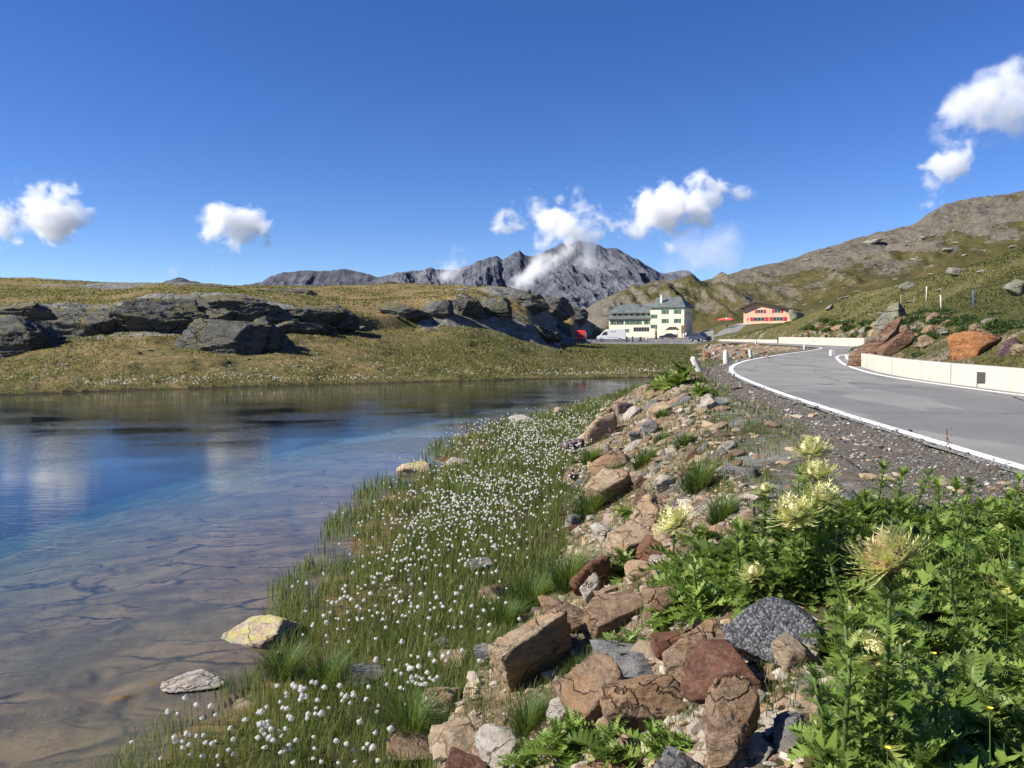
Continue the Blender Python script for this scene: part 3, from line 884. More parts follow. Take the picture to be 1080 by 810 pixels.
# ------------------------------------------------------------------ mountains
def mountain(name, ridge, d_base, d_ridge, base_py, seed, mat, amp=.16, nx=700, nz=240, rough=1.0, crest=2.0):
    px = np.linspace(ridge[0][0], ridge[-1][0], nx)
    rp = np.interp(px, [r_[0] for r_ in ridge], [r_[1] for r_ in ridge])
    rp = rp + crest * (fbm2(px / 7, px * 0, 4, seed) ) * .6
    zt_ = np.array([at_d(a_, b_, d_ridge)[2] for a_, b_ in zip(px, rp)])
    zb_ = np.array([at_d(a_, base_py, d_base)[2] for a_ in px])
    xr = (px - 540) / FPX * d_ridge; 
    t = np.concatenate([np.linspace(0, 1, nz), 1 + np.linspace(.02, .5, 24)])
    T = np.repeat(t[None, :], nx, 0)
    Y = d_base + (d_ridge - d_base) * T
    X = np.repeat(((px - 540) / FPX)[:, None], len(t), 1) * Y
    X = np.repeat(xr[:, None], len(t), 1) * (.55 + .45 * T) + np.repeat(((px - 540) / FPX * d_base)[:, None], len(t), 1) * (.45 - .45 * T)
    prof = np.where(T <= 1, .25 * T + .75 * T ** 1.35, 1 - 1.5 * (T - 1))
    Z = zb_[:, None] + (zt_ - zb_)[:, None] * prof
    hgt = float(np.mean(zt_ - zb_))
    k = hgt / 260.0
    U = X / (hgt * .80); W = Y / (hgt * 2.2)
    wx = fbm2(U * .7, W * .7, 3, seed + 3)
    rg = ridge2(U + .55 * T * 1.5 + .5 * wx, W + .4 * wx, 6, seed, .54)
    fin = ridge2(U * 3.4 + 1.6 * T + wx * .8, W * 2.5, 5, seed + 9, .58)
    env = np.sin(np.clip(T, 0, 1) * PI) ** .7 * .9 + .1 * (T < 1)
    Z = Z + hgt * amp * rough * ((rg - .55) * 1.9 + (fin - .5) * .42) * env
    Y = Y - hgt * .22 * rough * (rg - .5) * env
    V = np.stack([X, Y, Z], -1).reshape(-1, 3)
    i = np.arange(V.shape[0]).reshape(nx, len(t))
    F = np.stack([i[:-1, :-1], i[1:, :-1], i[1:, 1:], i[:-1, 1:]], -1).reshape(-1, 4)
    return tag(link(name, np_mesh(name, V, F, [mat])), kind='structure')


def rockface(name, c0, c1, c2, sc, veg=0.0):
    m = NT(name)
    P = m.pos()
    q_ = m.map(P, scale=(1, 1, .35), rot=(0, .5, 0))
    n1 = m.noise(q_, sc, 12, .7); n2 = m.noise(P, sc * 3.5, 12, .75); n3 = m.noise(P, sc * .35, 5, .6)
    c = m.mix(m.step(n1, .35, .65), c0, c1)
    c = m.mix(m.step(n2, .48, .72, 0, .8), c, c2)
    c = m.mix(m.step(n3, .52, .66, 0, .5), c, tuple(x * 1.5 for x in c1))
    if veg:
        nz = m.n('ShaderNodeSeparateXYZ', {0: m.n('ShaderNodeNewGeometry').outputs['Normal']}).outputs[2]
        c = m.mix(m.math('MULTIPLY', m.step(m.math('ADD', nz, m.math('MULTIPLY', n2, .4)), .85, 1.05), veg), c, (.09, .095, .045))
    m.bsdf(c, .95, m.bump(m.math('ADD', n1, n2), .9, 1.2 / sc * .12), spec=.1)
    return m.m


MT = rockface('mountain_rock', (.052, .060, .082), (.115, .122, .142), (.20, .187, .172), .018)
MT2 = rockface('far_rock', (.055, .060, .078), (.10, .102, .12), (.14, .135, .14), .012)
mountain('mountain', [(380, 300), (405, 292), (429, 285.5), (458, 284.5), (482, 284), (500, 278), (518, 271.3), (525, 270.7), (529.6, 274.5), (534, 272.2), (547.4, 264.8), (553, 268.6), (560, 270), (568, 268),
                      (580, 264), (592, 258), (603, 255.5), (610, 253.0), (617, 255.5), (626, 257), (632, 260.5), (639, 263.7), (648, 264), (657, 266.7), (668, 273), (678, 278.5), (686, 283), (696, 287.4), (710, 287.5), (725, 287), (731, 292), (738, 298), (760, 312), (800, 330)],
         1900, 2700, 352, 5, MT, amp=.27, crest=2.8)
mountain('mountain', [(-60, 312), (120, 312), (160, 304), (178, 296), (190, 292.5), (205, 296), (222, 301), (245, 303), (262, 300), (277, 298), (288, 291), (300, 286.7), (312, 286.5), (323, 285), (340, 286), (360, 284), (372, 285), (385, 288.5), (396, 291.5), (410, 292), (440, 300), (500, 318)],
         3300, 4200, 330, 41, MT2, amp=.14, nx=520, nz=160)

# ------------------------------------------------------------------ clouds
def cloud_mat(name, color, dens, seed, soft=1.0):
    m = NT(name)
    oc = m.obj()
    loc = m.n('ShaderNodeObjectInfo').outputs['Location']
    wp = m.pos()
    wn = m.n('ShaderNodeTexNoise', {'Vector': wp, 'Scale': .011, 'Detail': 2.0}).outputs[1]
    n1 = m.noise(wp, .016, 9, .62, .25)
    n0 = m.noise(wp, .0045, 2, .5)
    ln = m.n('ShaderNodeVectorMath', {0: oc}, operation='LENGTH').outputs['Value']
    v = m.math('SUBTRACT', m.math('ADD', m.math('MULTIPLY', n1, 3.3), m.math('MULTIPLY', n0, .9)), m.math('ADD', m.math('MULTIPLY', ln, 1.0 if soft == 1 else .85), 1.52))
    dn = m.math('MULTIPLY', m.math('MULTIPLY', m.step(v, 0.0, .40 * soft), m.step(ln, 1.0, .8)), dens)
    sc_ = m.n('ShaderNodeVolumeScatter', {'Color': color, 'Density': dn, 'Anisotropy': 0.0}).outputs[0]
    m.t.links.new(sc_, m.out.inputs['Volume'])
    return m.m


CW = cloud_mat('cloud_white', (1, 1, 1), .045, 1)
CT = cloud_mat('cloud_thin', (.98, .98, 1), .05, 1, 1.8)
CG = cloud_mat('cloud_grey', (.30, .29, .34), .022, 1, 1.6)
_ico = {}


def ico(sub):
    if sub not in _ico:
        bm = bmesh.new(); bmesh.ops.create_icosphere(bm, subdivisions=sub, radius=1.0)
        V = np.array([v.co[:] for v in bm.verts]); F = np.array([[v.index for v in f.verts] for f in bm.faces]); bm.free()
        V /= np.linalg.norm(V, axis=1)[:, None]
        _ico[sub] = (V, F)
    return _ico[sub]


cl_n = [0]


def cloud(px, py, w_, h_, d, mat, label, tilt=0.0, group='clouds in the deep blue sky'):
    V, F = ico(2)
    me = np_mesh('cloud', V * 1.08, F, [mat])
    p = at_d(px, py, d)
    s = d / FPX
    w_ *= 1.14; h_ *= 1.12
    o = link('cloud', me, None, p, (0, tilt, 0), (w_ * s / 2, w_ * s * .38, h_ * s / 2))
    return tag(o, label, 'cloud', group)


cloud(46, 222, 104, 82, 1750, CW, 'bright white puffy cloud highest above the left rock band')
cloud(-2, 236, 50, 56, 1800, CW, 'small white cloud cut by the left picture edge')
cloud(252, 240, 96, 56, 1750, CW, 'small lone wispy white cloud over the brown plateau')
cloud(588, 234, 140, 74, 1700, CW, 'wide white cloud just above the jagged grey mountain')
cloud(578, 276, 70, 36, 1650, CT, 'ragged mist wrapped round the grey summit', -.6)
cloud(556, 292, 50, 30, 1650, CT, 'low mist clinging to the left flank of the grey mountain', -.4)
cloud(624, 272, 34, 46, 1650, CT, 'thin wisp of mist in front of the grey summit')
cloud(686, 228, 100, 84, 1700, CW, 'tall white cloud between the summit cloud and the ring shaped cloud')
cloud(742, 211, 70, 66, 1750, CW, 'white ring shaped cloud over the hotel roof')
cloud(752, 262, 112, 58, 1600, CG, 'flat grey cloud beneath the white ones above the hill', -.3)
cloud(784, 206, 32, 22, 1750, CT, 'tiny faint puff beside the ring shaped cloud')
cloud(469, 280, 44, 56, 1800, CT, 'narrow white plume rising behind the brown plateau', .3)
CSG = cloud_mat('cloud_soft_grey', (.80, .80, .84), .030, 1, 1.7)
cloud(1058, 108, 150, 88, 1600, CSG, 'broad soft greyish cloud highest in the sky', -.35)
cloud(1000, 180, 56, 104, 1550, CW, 'bright tilted white cloud above the right hill', .75)
cloud(183, 285, 34, 24, 1900, CG, 'tiny pinkish puff over the far dark peak')
cloud(216, 290, 20, 34, 1900, CT, 'tiny white streak beside the far dark peak', .6)
# ------------------------------------------------------------------ rocks
def rock_material(name, dark, mid, lite, patch=None, patch_amt=.6, foliate=3.0, sc=8.0, lichen=0.0, lcol=(.42, .44, .12), bumps=.6):
    m = NT(name)
    P = m.obj()
    oi = m.n('ShaderNodeObjectInfo').outputs['Random']
    off = m.n('ShaderNodeCombineXYZ', {0: m.math('MULTIPLY', oi, 37.0), 1: m.math('MULTIPLY', oi, 11.0), 2: oi}).outputs[0]
    Q = m.n('ShaderNodeVectorMath', {0: P, 1: off}, operation='ADD').outputs[0]
    F = m.map(Q, scale=(1, 1, foliate), rot=(.1, .15, 0))
    n1 = m.noise(F, sc, 10, .72, .6); n2 = m.noise(Q, sc * .45, 5, .6); n3 = m.noise(Q, sc * 6, 8, .75); n4 = m.noise(Q, sc * .9, 6, .65)
    c = m.mix(m.step(n1, .36, .64), dark, mid)
    c = m.mix(m.step(n3, .46, .72, 0, .75), c, lite)
    if patch: c = m.mix(m.step(n2, .48, .60, 0, patch_amt), c, patch)
    c = m.mix(m.step(m.noise(Q, sc * 18, 4, .7), .56, .70, 0, .6), c, tuple(x * .4 for x in dark))
    wv_ = m.n('ShaderNodeVectorMath', {0: m.n('ShaderNodeTexNoise', {'Vector': Q, 'Scale': sc * .6, 'Detail': 5.0}).outputs[1], 3: 2.2 / sc}, operation='SCALE').outputs[0]
    ck_ = m.vor(m.map(m.n('ShaderNodeVectorMath', {0: Q, 1: wv_}, operation='ADD').outputs[0], scale=(.7, .7, 1.6), rot=(.3, .2, 0)), sc * .55, 'DISTANCE_TO_EDGE')
    ckf = m.math('MULTIPLY', m.step(ck_, .035, .0), m.step(n2, .40, .55))
    c = m.mix(m.math('MULTIPLY', ckf, .75), c, tuple(x * .3 for x in dark))
    if lichen:
        nz = m.n('ShaderNodeSeparateXYZ', {0: m.n('ShaderNodeNewGeometry').outputs['Normal']}).outputs[2]
        c = m.mix(m.math('MULTIPLY', m.step(m.math('ADD', n4, m.math('MULTIPLY', nz, .25)), .66, .80), lichen), c, lcol)
    hgt = m.math('ADD', m.math('ADD', m.math('MULTIPLY', n1, 1.0), m.math('MULTIPLY', n3, .5)), m.math('MULTIPLY', ckf, -.6))
    m.bsdf(c, .88, m.bump(hgt, min(1.0, bumps * 1.5), .5 / sc), spec=.2)
    return m.m


RUSTY = rock_material('rusty_gneiss', (.13, .082, .052), (.33, .225, .145), (.47, .39, .30), (.36, .215, .11), .6)
TAN = rock_material('tan_gneiss', (.24, .17, .105), (.44, .335, .22), (.56, .49, .38), (.42, .23, .11), .5)
REDR = rock_material('red_brown_schist', (.085, .038, .026), (.20, .095, .06), (.33, .22, .16), (.24, .10, .05), .6, 4)
GREYR = rock_material('grey_gneiss', (.10, .10, .10), (.25, .245, .24), (.40, .39, .37), (.30, .23, .16), .35, 5)
PALE = rock_material('pale_stone', (.33, .29, .24), (.50, .46, .40), (.62, .59, .53), (.42, .32, .22), .35, 3)
PURPLE = rock_material('purple_stone', (.07, .045, .055), (.16, .10, .11), (.25, .18, .17), (.17, .09, .06), .4, 3)
LICH = rock_material('lichened_stone', (.33, .24, .17), (.52, .41, .30), (.62, .55, .46), (.45, .28, .16), .4, 3, 9, .55, (.50, .50, .12))
ORANGE = rock_material('orange_stone', (.28, .12, .05), (.50, .22, .08), (.58, .36, .2), (.20, .11, .09), .6, 2.5, 1.2)
OUTC = rock_material('grey_outcrop', (.075, .076, .072), (.165, .163, .15), (.26, .255, .215), (.19, .18, .10), .5, 2.2, .95, 1.0, (.20, .17, .075), .8)
RUSTBIG = rock_material('rust_outcrop', (.10, .055, .035), (.27, .145, .085), (.40, .32, .24), (.34, .31, .25), .5, 5, 1.4)
TANBIG = rock_material('tan_outcrop', (.19, .13, .075), (.38, .28, .17), (.48, .42, .32), (.32, .17, .08), .5, 2.5, 1.6)
BOULD = rock_material('pale_boulder', (.17, .16, .13), (.30, .285, .23), (.42, .40, .33), (.26, .25, .14), .6, 2, 1.2)

m = NT('asphalt_lump_material')
P = m.obj()
vv = m.n('ShaderNodeTexVoronoi', {'Vector': P, 'Scale': 95.0, 'Randomness': 1.0})
v1, vc = vv.outputs[0], vv.outputs[1]
c = m.mix(m.step(m.n('ShaderNodeSeparateXYZ', {0: vc}).outputs[0], .2, .95), (.055, .055, .058), (.17, .17, .172))
c = m.mix(m.step(v1, .45, .75), c, (.035, .035, .036))
m.bsdf(c, .55, m.bump(m.math('ADD', m.math('MULTIPLY', v1, -.6), m.noise(P, 40, 6, .75)), .6, .012), spec=.4)
ASLUMP = m.m


def rock_shape(sub, seed, planes=13, rough=.05, blocky=0.0):
    V, F = ico(sub)
    r = np.random.default_rng(seed)
    n = r.normal(size=(planes, 3)); n /= np.linalg.norm(n, axis=1)[:, None]
    h = r.uniform(.55, 1.0, planes)
    if blocky:
        ax = np.array([[1, 0, 0], [-1, 0, 0], [0, 1, 0], [0, -1, 0], [0, 0, 1], [0, 0, -1.]]) + r.normal(size=(6, 3)) * .16
        ax /= np.linalg.norm(ax, axis=1)[:, None]
        n = np.concatenate([n[:max(3, planes - 7)], ax]); h = np.concatenate([h[:max(3, planes - 7)] + .25, r.uniform(.62, .85, 6)])
    dp = V @ n.T
    rr = np.where(dp > .05, h[None, :] / np.maximum(dp, .05), 9).min(1)
    rr = np.minimum(rr, 1.35)
    W = V * rr[:, None]
    if rough > 0:
        W = W + V * (fbm3(W * 2.2 + seed, 3, seed) * rough * 1.0 + fbm3(W * 7 + seed, 3, seed + 5, .6) * rough * .5)[:, None]
        if sub >= 3:   # split along bedding: small steps, and a few chipped hollows
            lv = W[:, 2] * 5 + W[:, 0] * .8 + fbm3(W * 1.7, 3, seed + 9) * 1.6
            W = W + V * (((lv - np.floor(lv)) - .5) * rough * .75)[:, None]
            chip = sstep(.15, .45, fbm3(W * 1.6 + 7, 2, seed + 19))
            W = W - V * (chip * rough * .35)[:, None]
            W = W + V * (fbm3(W * 18, 3, seed + 31, .7) * rough * .35)[:, None]
    W -= (W.max(0) + W.min(0)) / 2
    W /= (W.max(0) - W.min(0)) / 2
    return W, F


def rock_obj(name, mat, loc, dims, rz=0., tilt=(0, 0), seed=1, sub=4, planes=13, rough=.05, blocky=.0, sink=.25, flat=False):
    W, F = rock_shape(sub, seed, planes, rough, blocky)
    W = W * np.array(dims) / 2
    R = np.array(Euler((tilt[0], tilt[1], rz)).to_matrix())
    W = W @ R.T
    zmin, zmax = W[:, 2].min(), W[:, 2].max()
    base = (zmin + (zmax - zmin) * sink)
    W[:, 2] -= base
    me = np_mesh(name, W, F, [mat], smooth=not flat)
    return link(name, me, None, loc)


# (x0, y0, x1, y1) the picture box; depth factor; material; spin; tilt x, tilt y; seed; label
ROCKS = [
 ((229, 645, 313, 683), .55, LICH, .12, (0, -.08), 21, 'pale stone with yellow lichen standing in shallow water', 'water', .3),
 ((164, 706, 236, 728), .5, PALE, 0., (0, -.12), 22, 'flat white wedge of stone lying in the shallow water', 'water', .3),
 ((232, 735, 274, 760), .7, TAN, .2, (0, 0), 23, 'brown stone just under water beside the flat white wedge', 'under', .4),
 ((418, 486, 455, 501), .6, LICH, .1, (0, 0), 24, 'small peaked yellowish stone standing in open water off the grass', 'water', .3),
 ((465, 481, 498, 492), .6, PALE, 0, (0, 0), 25, 'flat pale stone at the water edge beside white tufts', '', .3),
 ((536, 437, 566, 447), .6, PALE, 0, (0, 0), 26, 'long pale stone at the far end of the cottongrass shore', '', .3),
 ((582, 428, 604, 440), .6, TAN, 0, (0, 0), 27, 'tan stone on the shore before the last patch of cottongrass', '', .3),
 ((512, 640, 604, 730), .35, TAN, .45, (.62, -.25), 28, 'large smooth tan and grey slab leaning at the foot of the bank', '', .25),
 ((568, 634, 634, 672), .6, RUSTY, .25, (0, .1), 29, 'rusty block bridging over a dark hole behind the large slab', '', .1),
 ((499, 678, 524, 698), .8, GREYR, 0, (0, 0), 30, 'small rounded grey stone touching the large tan slab', '', .3),
 ((452, 667, 482, 685), .8, GREYR, .3, (0, 0), 31, 'rounded grey green stone amid white tufts in the marsh', '', .35),
 ((462, 686, 496, 703), .8, TAN, .0, (0, 0), 32, 'low lichen spotted stone amid white tufts near a grey pebble', '', .35),
 ((358, 698, 412, 722), .7, GREYR, .3, (0, 0), 33, 'dark wet rock showing in the marsh grass', '', .35),
 ((436, 716, 500, 762), .7, TAN, .5, (.2, .1), 34, 'tan ledge of rock behind the densest cluster of white tufts', '', .3),
 ((455, 752, 530, 800), .8, TAN, .3, (.1, .1), 35, 'broad cracked tan rock slab between grass and red rock', '', .3),
 ((404, 768, 472, 806), .8, RUSTY, .2, (0, .1), 36, 'brown hump of rock rising from the grass at the water side', '', .3),
 ((503, 762, 565, 806), .8, PALE, .2, (0, 0), 37, 'pale cream speckled boulder beside green thistle leaves', '', .3),
 ((455, 782, 525, 830), .7, REDR, .6, (.1, .1), 38, 'pinkish red rock in front of the cracked tan slab', '', .3),
 ((574, 725, 618, 760), .5, PALE, .7, (.2, -.5), 39, 'smooth cream white stone leaning on a brown rock', '', .25),
 ((598, 698, 662, 778), .8, RUSTY, .3, (.1, -.35), 40, 'brown and grey angular rock beside the cream white stone', '', .2),
 ((626, 684, 706, 722), .9, GREYR, .2, (.15, .1), 41, 'grey streaked slab on top of the brown rocks', '', .0),
 ((634, 704, 728, 782), .7, RUSTY, -.3, (.15, .25), 42, 'big pointed brown rock in the middle of the heap', '', .2),
 ((706, 655, 768, 730), .7, RUSTY, -.5, (.1, .55), 43, 'upright brown rock leaning towards the black asphalt lump', '', .2),
 ((686, 664, 724, 694), .8, REDR, .1, (0, 0), 44, 'small dark brown rock behind the upright brown rock', '', .25),
 ((722, 686, 810, 758), .8, REDR, .35, (.2, -.15), 45, 'deep red block with a flat top below the asphalt lump', '', .12),
 ((740, 728, 802, 826), .6, RUSTY, .4, (-.15, .1), 46, 'tall split brown rock standing below the deep red block', '', .15),
 ((602, 576, 650, 637), .5, REDR, .4, (.5, -.55), 47, 'leaning red brown block with a straight edge at the grass', '', .2),
 ((612, 610, 638, 640), .4, PALE, .5, (.4, -.5), 48, 'narrow white sliver of stone against the leaning red block', '', .2),
 ((614, 624, 682, 672), .5, RUSTY, .5, (.35, -.25), 49, 'long rusty ledge with gravel lying on it', '', .25),
 ((674, 616, 724, 664), .6, RUSTY, .3, (.3, -.5), 50, 'brown peaked rock at the end of the rusty ledge', '', .2),
 ((689, 594, 727, 614), .7, TAN, .2, (0, -.1), 51, 'smooth tan stone above the green leaves on the bank', '', .3),
 ((634, 560, 692, 600), .7, TAN, .4, (.2, -.2), 52, 'cracked tan rock under the white cornered stone', '', .25),
 ((624, 551, 652, 572), .7, PALE, .3, (0, -.1), 53, 'bright white cornered stone at the lower end of a tan ledge', '', .2),
 ((645, 524, 718, 562), .4, TAN, .6, (.25, -.45), 54, 'long tan ledge sloping up the bank', '', .3),
 ((668, 560, 712, 592), .8, REDR, .2, (.1, 0), 55, 'dark red rock under the pale yellow thistle head', '', .3),
 ((618, 498, 664, 532), .5, TAN, .5, (.35, -.4), 56, 'orange tan slab in the middle of the bank', '', .25),
 ((596, 539, 618, 564), .6, GREYR, .3, (.2, -.3), 57, 'smooth grey white stone standing in the grass', '', .25),
 ((691, 502, 711, 521), .6, PALE, .5, (.2, -.5), 58, 'small white and grey stone alone on the rubble', '', .15),
 ((611, 436, 652, 471), .5, TAN, .5, (.4, -.4), 59, 'big orange tan rock at the edge of the cottongrass', '', .25),
 ((590, 461, 616, 480), .8, PURPLE, 0, (0, 0), 60, 'rounded purple stone at the foot of the bank', '', .3),
 ((674, 443, 696, 464), .7, GREYR, .3, (.2, .3), 61, 'dark angular grey rock standing on the upper bank', '', .2),
 ((662, 454, 677, 471), .7, GREYR, .3, (.2, -.2), 62, 'round brownish grey stone beside the dark angular rock', '', .2),
 ((624, 478, 668, 502), .5, RUSTY, .5, (.3, -.4), 63, 'rusty slab above the orange tan slab', '', .25),
 ((651, 424, 668, 437), .7, PURPLE, 0, (0, 0), 64, 'small blackish stone beyond the big orange tan rock', '', .25),
 ((766, 488, 802, 505), .9, GREYR, .2, (.05, -.1), 65, 'flat grey slab on the gravel verge', '', .3),
 ((776, 534, 802, 562), .8, TAN, .2, (0, 0), 66, 'round tan and white boulder at the edge of the leaves', '', .2),
 ((504, 612, 539, 637), .7, RUSTY, .2, (0, 0), 67, 'square brown stone alone in the marsh grass', '', .3),
 ((494, 588, 524, 606), .8, GREYR, .2, (0, 0), 68, 'grey and brown stone half hidden among white tufts', '', .3),
 ((608, 792, 690, 840), .8, RUSTY, .1, (0, 0), 69, 'brown grey rock under the thistle leaves below the heap', '', .3),
 ((686, 788, 744, 840), .8, GREYR, .4, (0, 0), 70, 'grey brown rock beside the tall split brown rock', '', .3),
 ((816, 674, 854, 712), .8, TAN, .4, (.1, -.2), 71, 'peaked crumbly tan stone below the asphalt lump', '', .2),
 ((866, 768, 930, 806), .7, REDR, .2, (0, -.1), 72, 'dark brown stone half under green thistle leaves', '', .3),
 ((848, 734, 886, 764), .5, TAN, .6, (.2, -.3), 73, 'narrow tan slab in the gravel clearing', '', .3),
 ((806, 756, 862, 792), .5, GREYR, .6, (.2, -.3), 74, 'long grey slab in the gravel clearing', '', .3),
 ((740, 420, 770, 432), .8, GREYR, .2, (0, 0), 75, 'flat grey stone lying on the verge above the bank', '', .35),
 ((686, 426, 712, 440), .6, TAN, .4, (.2, -.3), 76, 'tan slab high on the far bank', '', .3),
 ((655, 590, 690, 612), .7, TAN, .4, (.1, -.2), 77, 'tan stone above the dark green leafy plant', '', .3),
 ((690, 548, 720, 575), .8, TAN, .1, (.1, -.1), 78, 'brown cream rock behind the pale yellow thistle head', '', .3),
 ((726, 590, 760, 618), .6, RUSTY, .4, (.2, -.4), 79, 'rusty rock wedged among thistle leaves on the slope', '', .2),
 ((842, 590, 874, 616), .7, PALE, .4, (.1, 0), 80, 'small pale stone hidden in the thistle leaves', '', .3),
]
occupied = []
for (x0, y0, x1, y1), dep, mat, rz, tilt, seed, label, where, sink in ROCKS:
    cxp = (x0 + x1) / 2
    yb = y1 - (y1 - y0) * .18
    if where in ('water', 'under'):
        p = np.array(at_z(cxp, yb, 0.0 if where == 'water' else -.06))
    else:
        p = on_ground(cxp, yb)[0]
    d = p[1]
    s = d / FPX
    wd = (x1 - x0) * s; ht = (y1 - y0) * s
    dp = wd * dep
    pit = math.atan2(CAMZ - p[2], d)
    # the box shows height plus a share of the depth
    zz = max(.5 * ht, (ht - dp * math.sin(pit) * .8) / math.cos(pit)) * 1.08
    c_, s_ = abs(math.cos(rz)), abs(math.sin(rz))
    big = (x1 - x0) > 55
    o = rock_obj('rock', mat, (p[0], p[1] + dp * .25, p[2]), (wd * 1.04, dp * 1.5, zz * 1.15), rz, tilt, seed, 5 if big else 4,
                 12, .07, 1.0 if seed % 4 == 0 else 0., sink + .06)
    tag(o, label, 'rock')
    occupied.append((p[0], p[1], wd * .6))

# the lump of old asphalt
p = on_ground(824, 700)[0]
s = p[1] / FPX
o = rock_obj('asphalt_lump', ASLUMP, (p[0], p[1] + .08, p[2]), (122 * s, 80 * s, 74 * s), .12, (.1, .18), 5, 6, 9, .05, 0., .18)
nv = len(o.data.vertices)
co = np.zeros(nv * 3, np.float32); o.data.vertices.foreach_get('co', co); co = co.reshape(-1, 3).astype(float)
co *= (1 + .035 * fbm3(co * 45, 3, 5, .7) + .02 * np.abs(fbm3(co * 110, 2, 9)))[:, None]
o.data.vertices.foreach_set('co', co.astype(np.float32).ravel())
tag(o, 'black grey lump of old asphalt with coarse grit on top of the bank', 'asphalt lump')
occupied.append((p[0], p[1], .3))

# loose stones of the bank: individuals, then the finer rubble as stuff
r = np.random.default_rng(5)
tmpl = []
smats = [RUSTY, TAN, REDR, GREYR, PALE, RUSTY, TAN, GREYR]
for k in range(16):
    W, F = rock_shape(4, 300 + k, 14, .085, 1.0 if k % 4 == 0 else 0.)
    W = W * np.array([.5, .5 * r.uniform(.5, .9), .5 * r.uniform(.3, .6)])
    tmpl.append(np_mesh('stone', W, F, [smats[k % 8]]))
cand_x, cand_y = [], []
n_ind = 0
while n_ind < 210:
    px = r.uniform(560, 830); py = math.exp(r.uniform(math.log(40), math.log(440))) + 362
    g_ = on_ground(px, py, 70)[0]
    X, Y = g_[0], g_[1]
    if Y > 55 or Y < 1.8: continue
    ff, tt = x_foot(Y), x_top(Y)
    m1 = (X - ff) / (tt - ff)
    if m1 < -.05 or m1 > 1.15: continue
    if any((X - a) ** 2 + (Y - b) ** 2 < (c * .75) ** 2 for a, b, c in occupied): continue
    sz = r.uniform(9, 24) * (Y + 1) / FPX
    sz = min(max(sz, .05), .5)
    o = link('stone', tmpl[r.integers(16)], None, (X, Y, g_[2] - sz * .02), (r.uniform(0, .5), r.uniform(-.75, -.1), r.normal(.55, .35)),
             (sz * r.uniform(1.2, 1.9), sz * r.uniform(.7, 1.0), sz * r.uniform(.6, 1.0)))
    far_ = Y > 12
    tag(o, 'loose angular stone among many on the far stretch of the bank' if far_ else 'loose angular stone among many on the near slope of the bank', 'stone',
        'loose stones on the far bank' if far_ else 'loose stones on the near bank')
    occupied.append((X, Y, sz * .6)); n_ind += 1


def scatter_mesh(name, tv, tf, P, S, Rz, Tl, mat, attr, **kw):
    """many small copies of template shapes in one mesh: tv list of (V,F)"""
    allv, allf, alla = [], [], []
    base = 0
    kind = np.arange(len(P)) % len(tv)
    for k, (V, F) in enumerate(zip(tv, tf)):
        sel = kind == k
        n = sel.sum()
        if n == 0: continue
        p, s, rz, tl, at_ = P[sel], S[sel], Rz[sel], Tl[sel], attr[sel]
        if s.ndim == 1: s = np.repeat(s[:, None], 3, 1)
        v = V[None, :, :] * s[:, None, :]
        # tilt about x then spin about z
        ct, st = np.cos(tl)[:, None], np.sin(tl)[:, None]
        y = v[..., 1] * ct - v[..., 2] * st; z = v[..., 1] * st + v[..., 2] * ct
        cz, sz_ = np.cos(rz)[:, None], np.sin(rz)[:, None]
        x = v[..., 0] * cz - y * sz_; y = v[..., 0] * sz_ + y * cz
        v = np.stack([x, y, z], -1) + p[:, None, :]
        f = F[None] + (np.arange(n) * len(V))[:, None, None] + base
        base += n * len(V)
        allv.append(v.reshape(-1, 3)); allf.append(f.reshape(-1, F.shape[1])); alla.append(np.repeat(at_, len(V)))
    me = np_mesh(name, np.concatenate(allv), [np.concatenate(allf)], [mat], {'rnd': np.concatenate(alla)}, **kw)
    return link(name, me)


m = NT('rubble_material')
rv = m.attr('rnd')
P = m.pos()
ramp = m.n('ShaderNodeValToRGB', {0: rv})
cr = ramp.color_ramp
cols = [(0, (.10, .06, .04)), (.15, (.24, .15, .085)), (.3, (.33, .24, .15)), (.45, (.19, .175, .155)), (.6, (.35, .29, .21)), (.72, (.17, .085, .055)), (.88, (.27, .24, .20)), (1.0, (.44, .39, .32))]
cr.elements[0].position = 0; cr.elements[0].color = (*cols[0][1], 1)
cr.elements[1].position = 1; cr.elements[1].color = (*cols[-1][1], 1)
for p_, c_ in cols[1:-1]:
    e_ = cr.elements.new(p_); e_.color = (*c_, 1)
nn = m.noise(P, 28, 7, .7)
c = m.mix(m.step(nn, .35, .7, 0, .6), ramp.outputs[0], m.mix(.5, ramp.outputs[0], (.45, .38, .29)))
m.bsdf(c, .9, m.bump(nn, .6, .02), spec=.2)
RUBM = m.m
m = NT('gravel_material')
rv = m.attr('rnd')
c = m.mix(m.step(rv, .0, .7), (.050, .048, .046), (.18, .17, .155))
c = m.mix(m.step(rv, .80, 1), c, (.42, .40, .37))
m.bsdf(c, .85, spec=.3)
GRAVM = m.m


def sample_land(n, dmin, dmax, amin, amax, seed):
    r_ = np.random.default_rng(seed)
    a = r_.uniform(amin, amax, n); d = np.exp(r_.uniform(math.log(dmin), math.log(dmax), n))
    return a * d, d


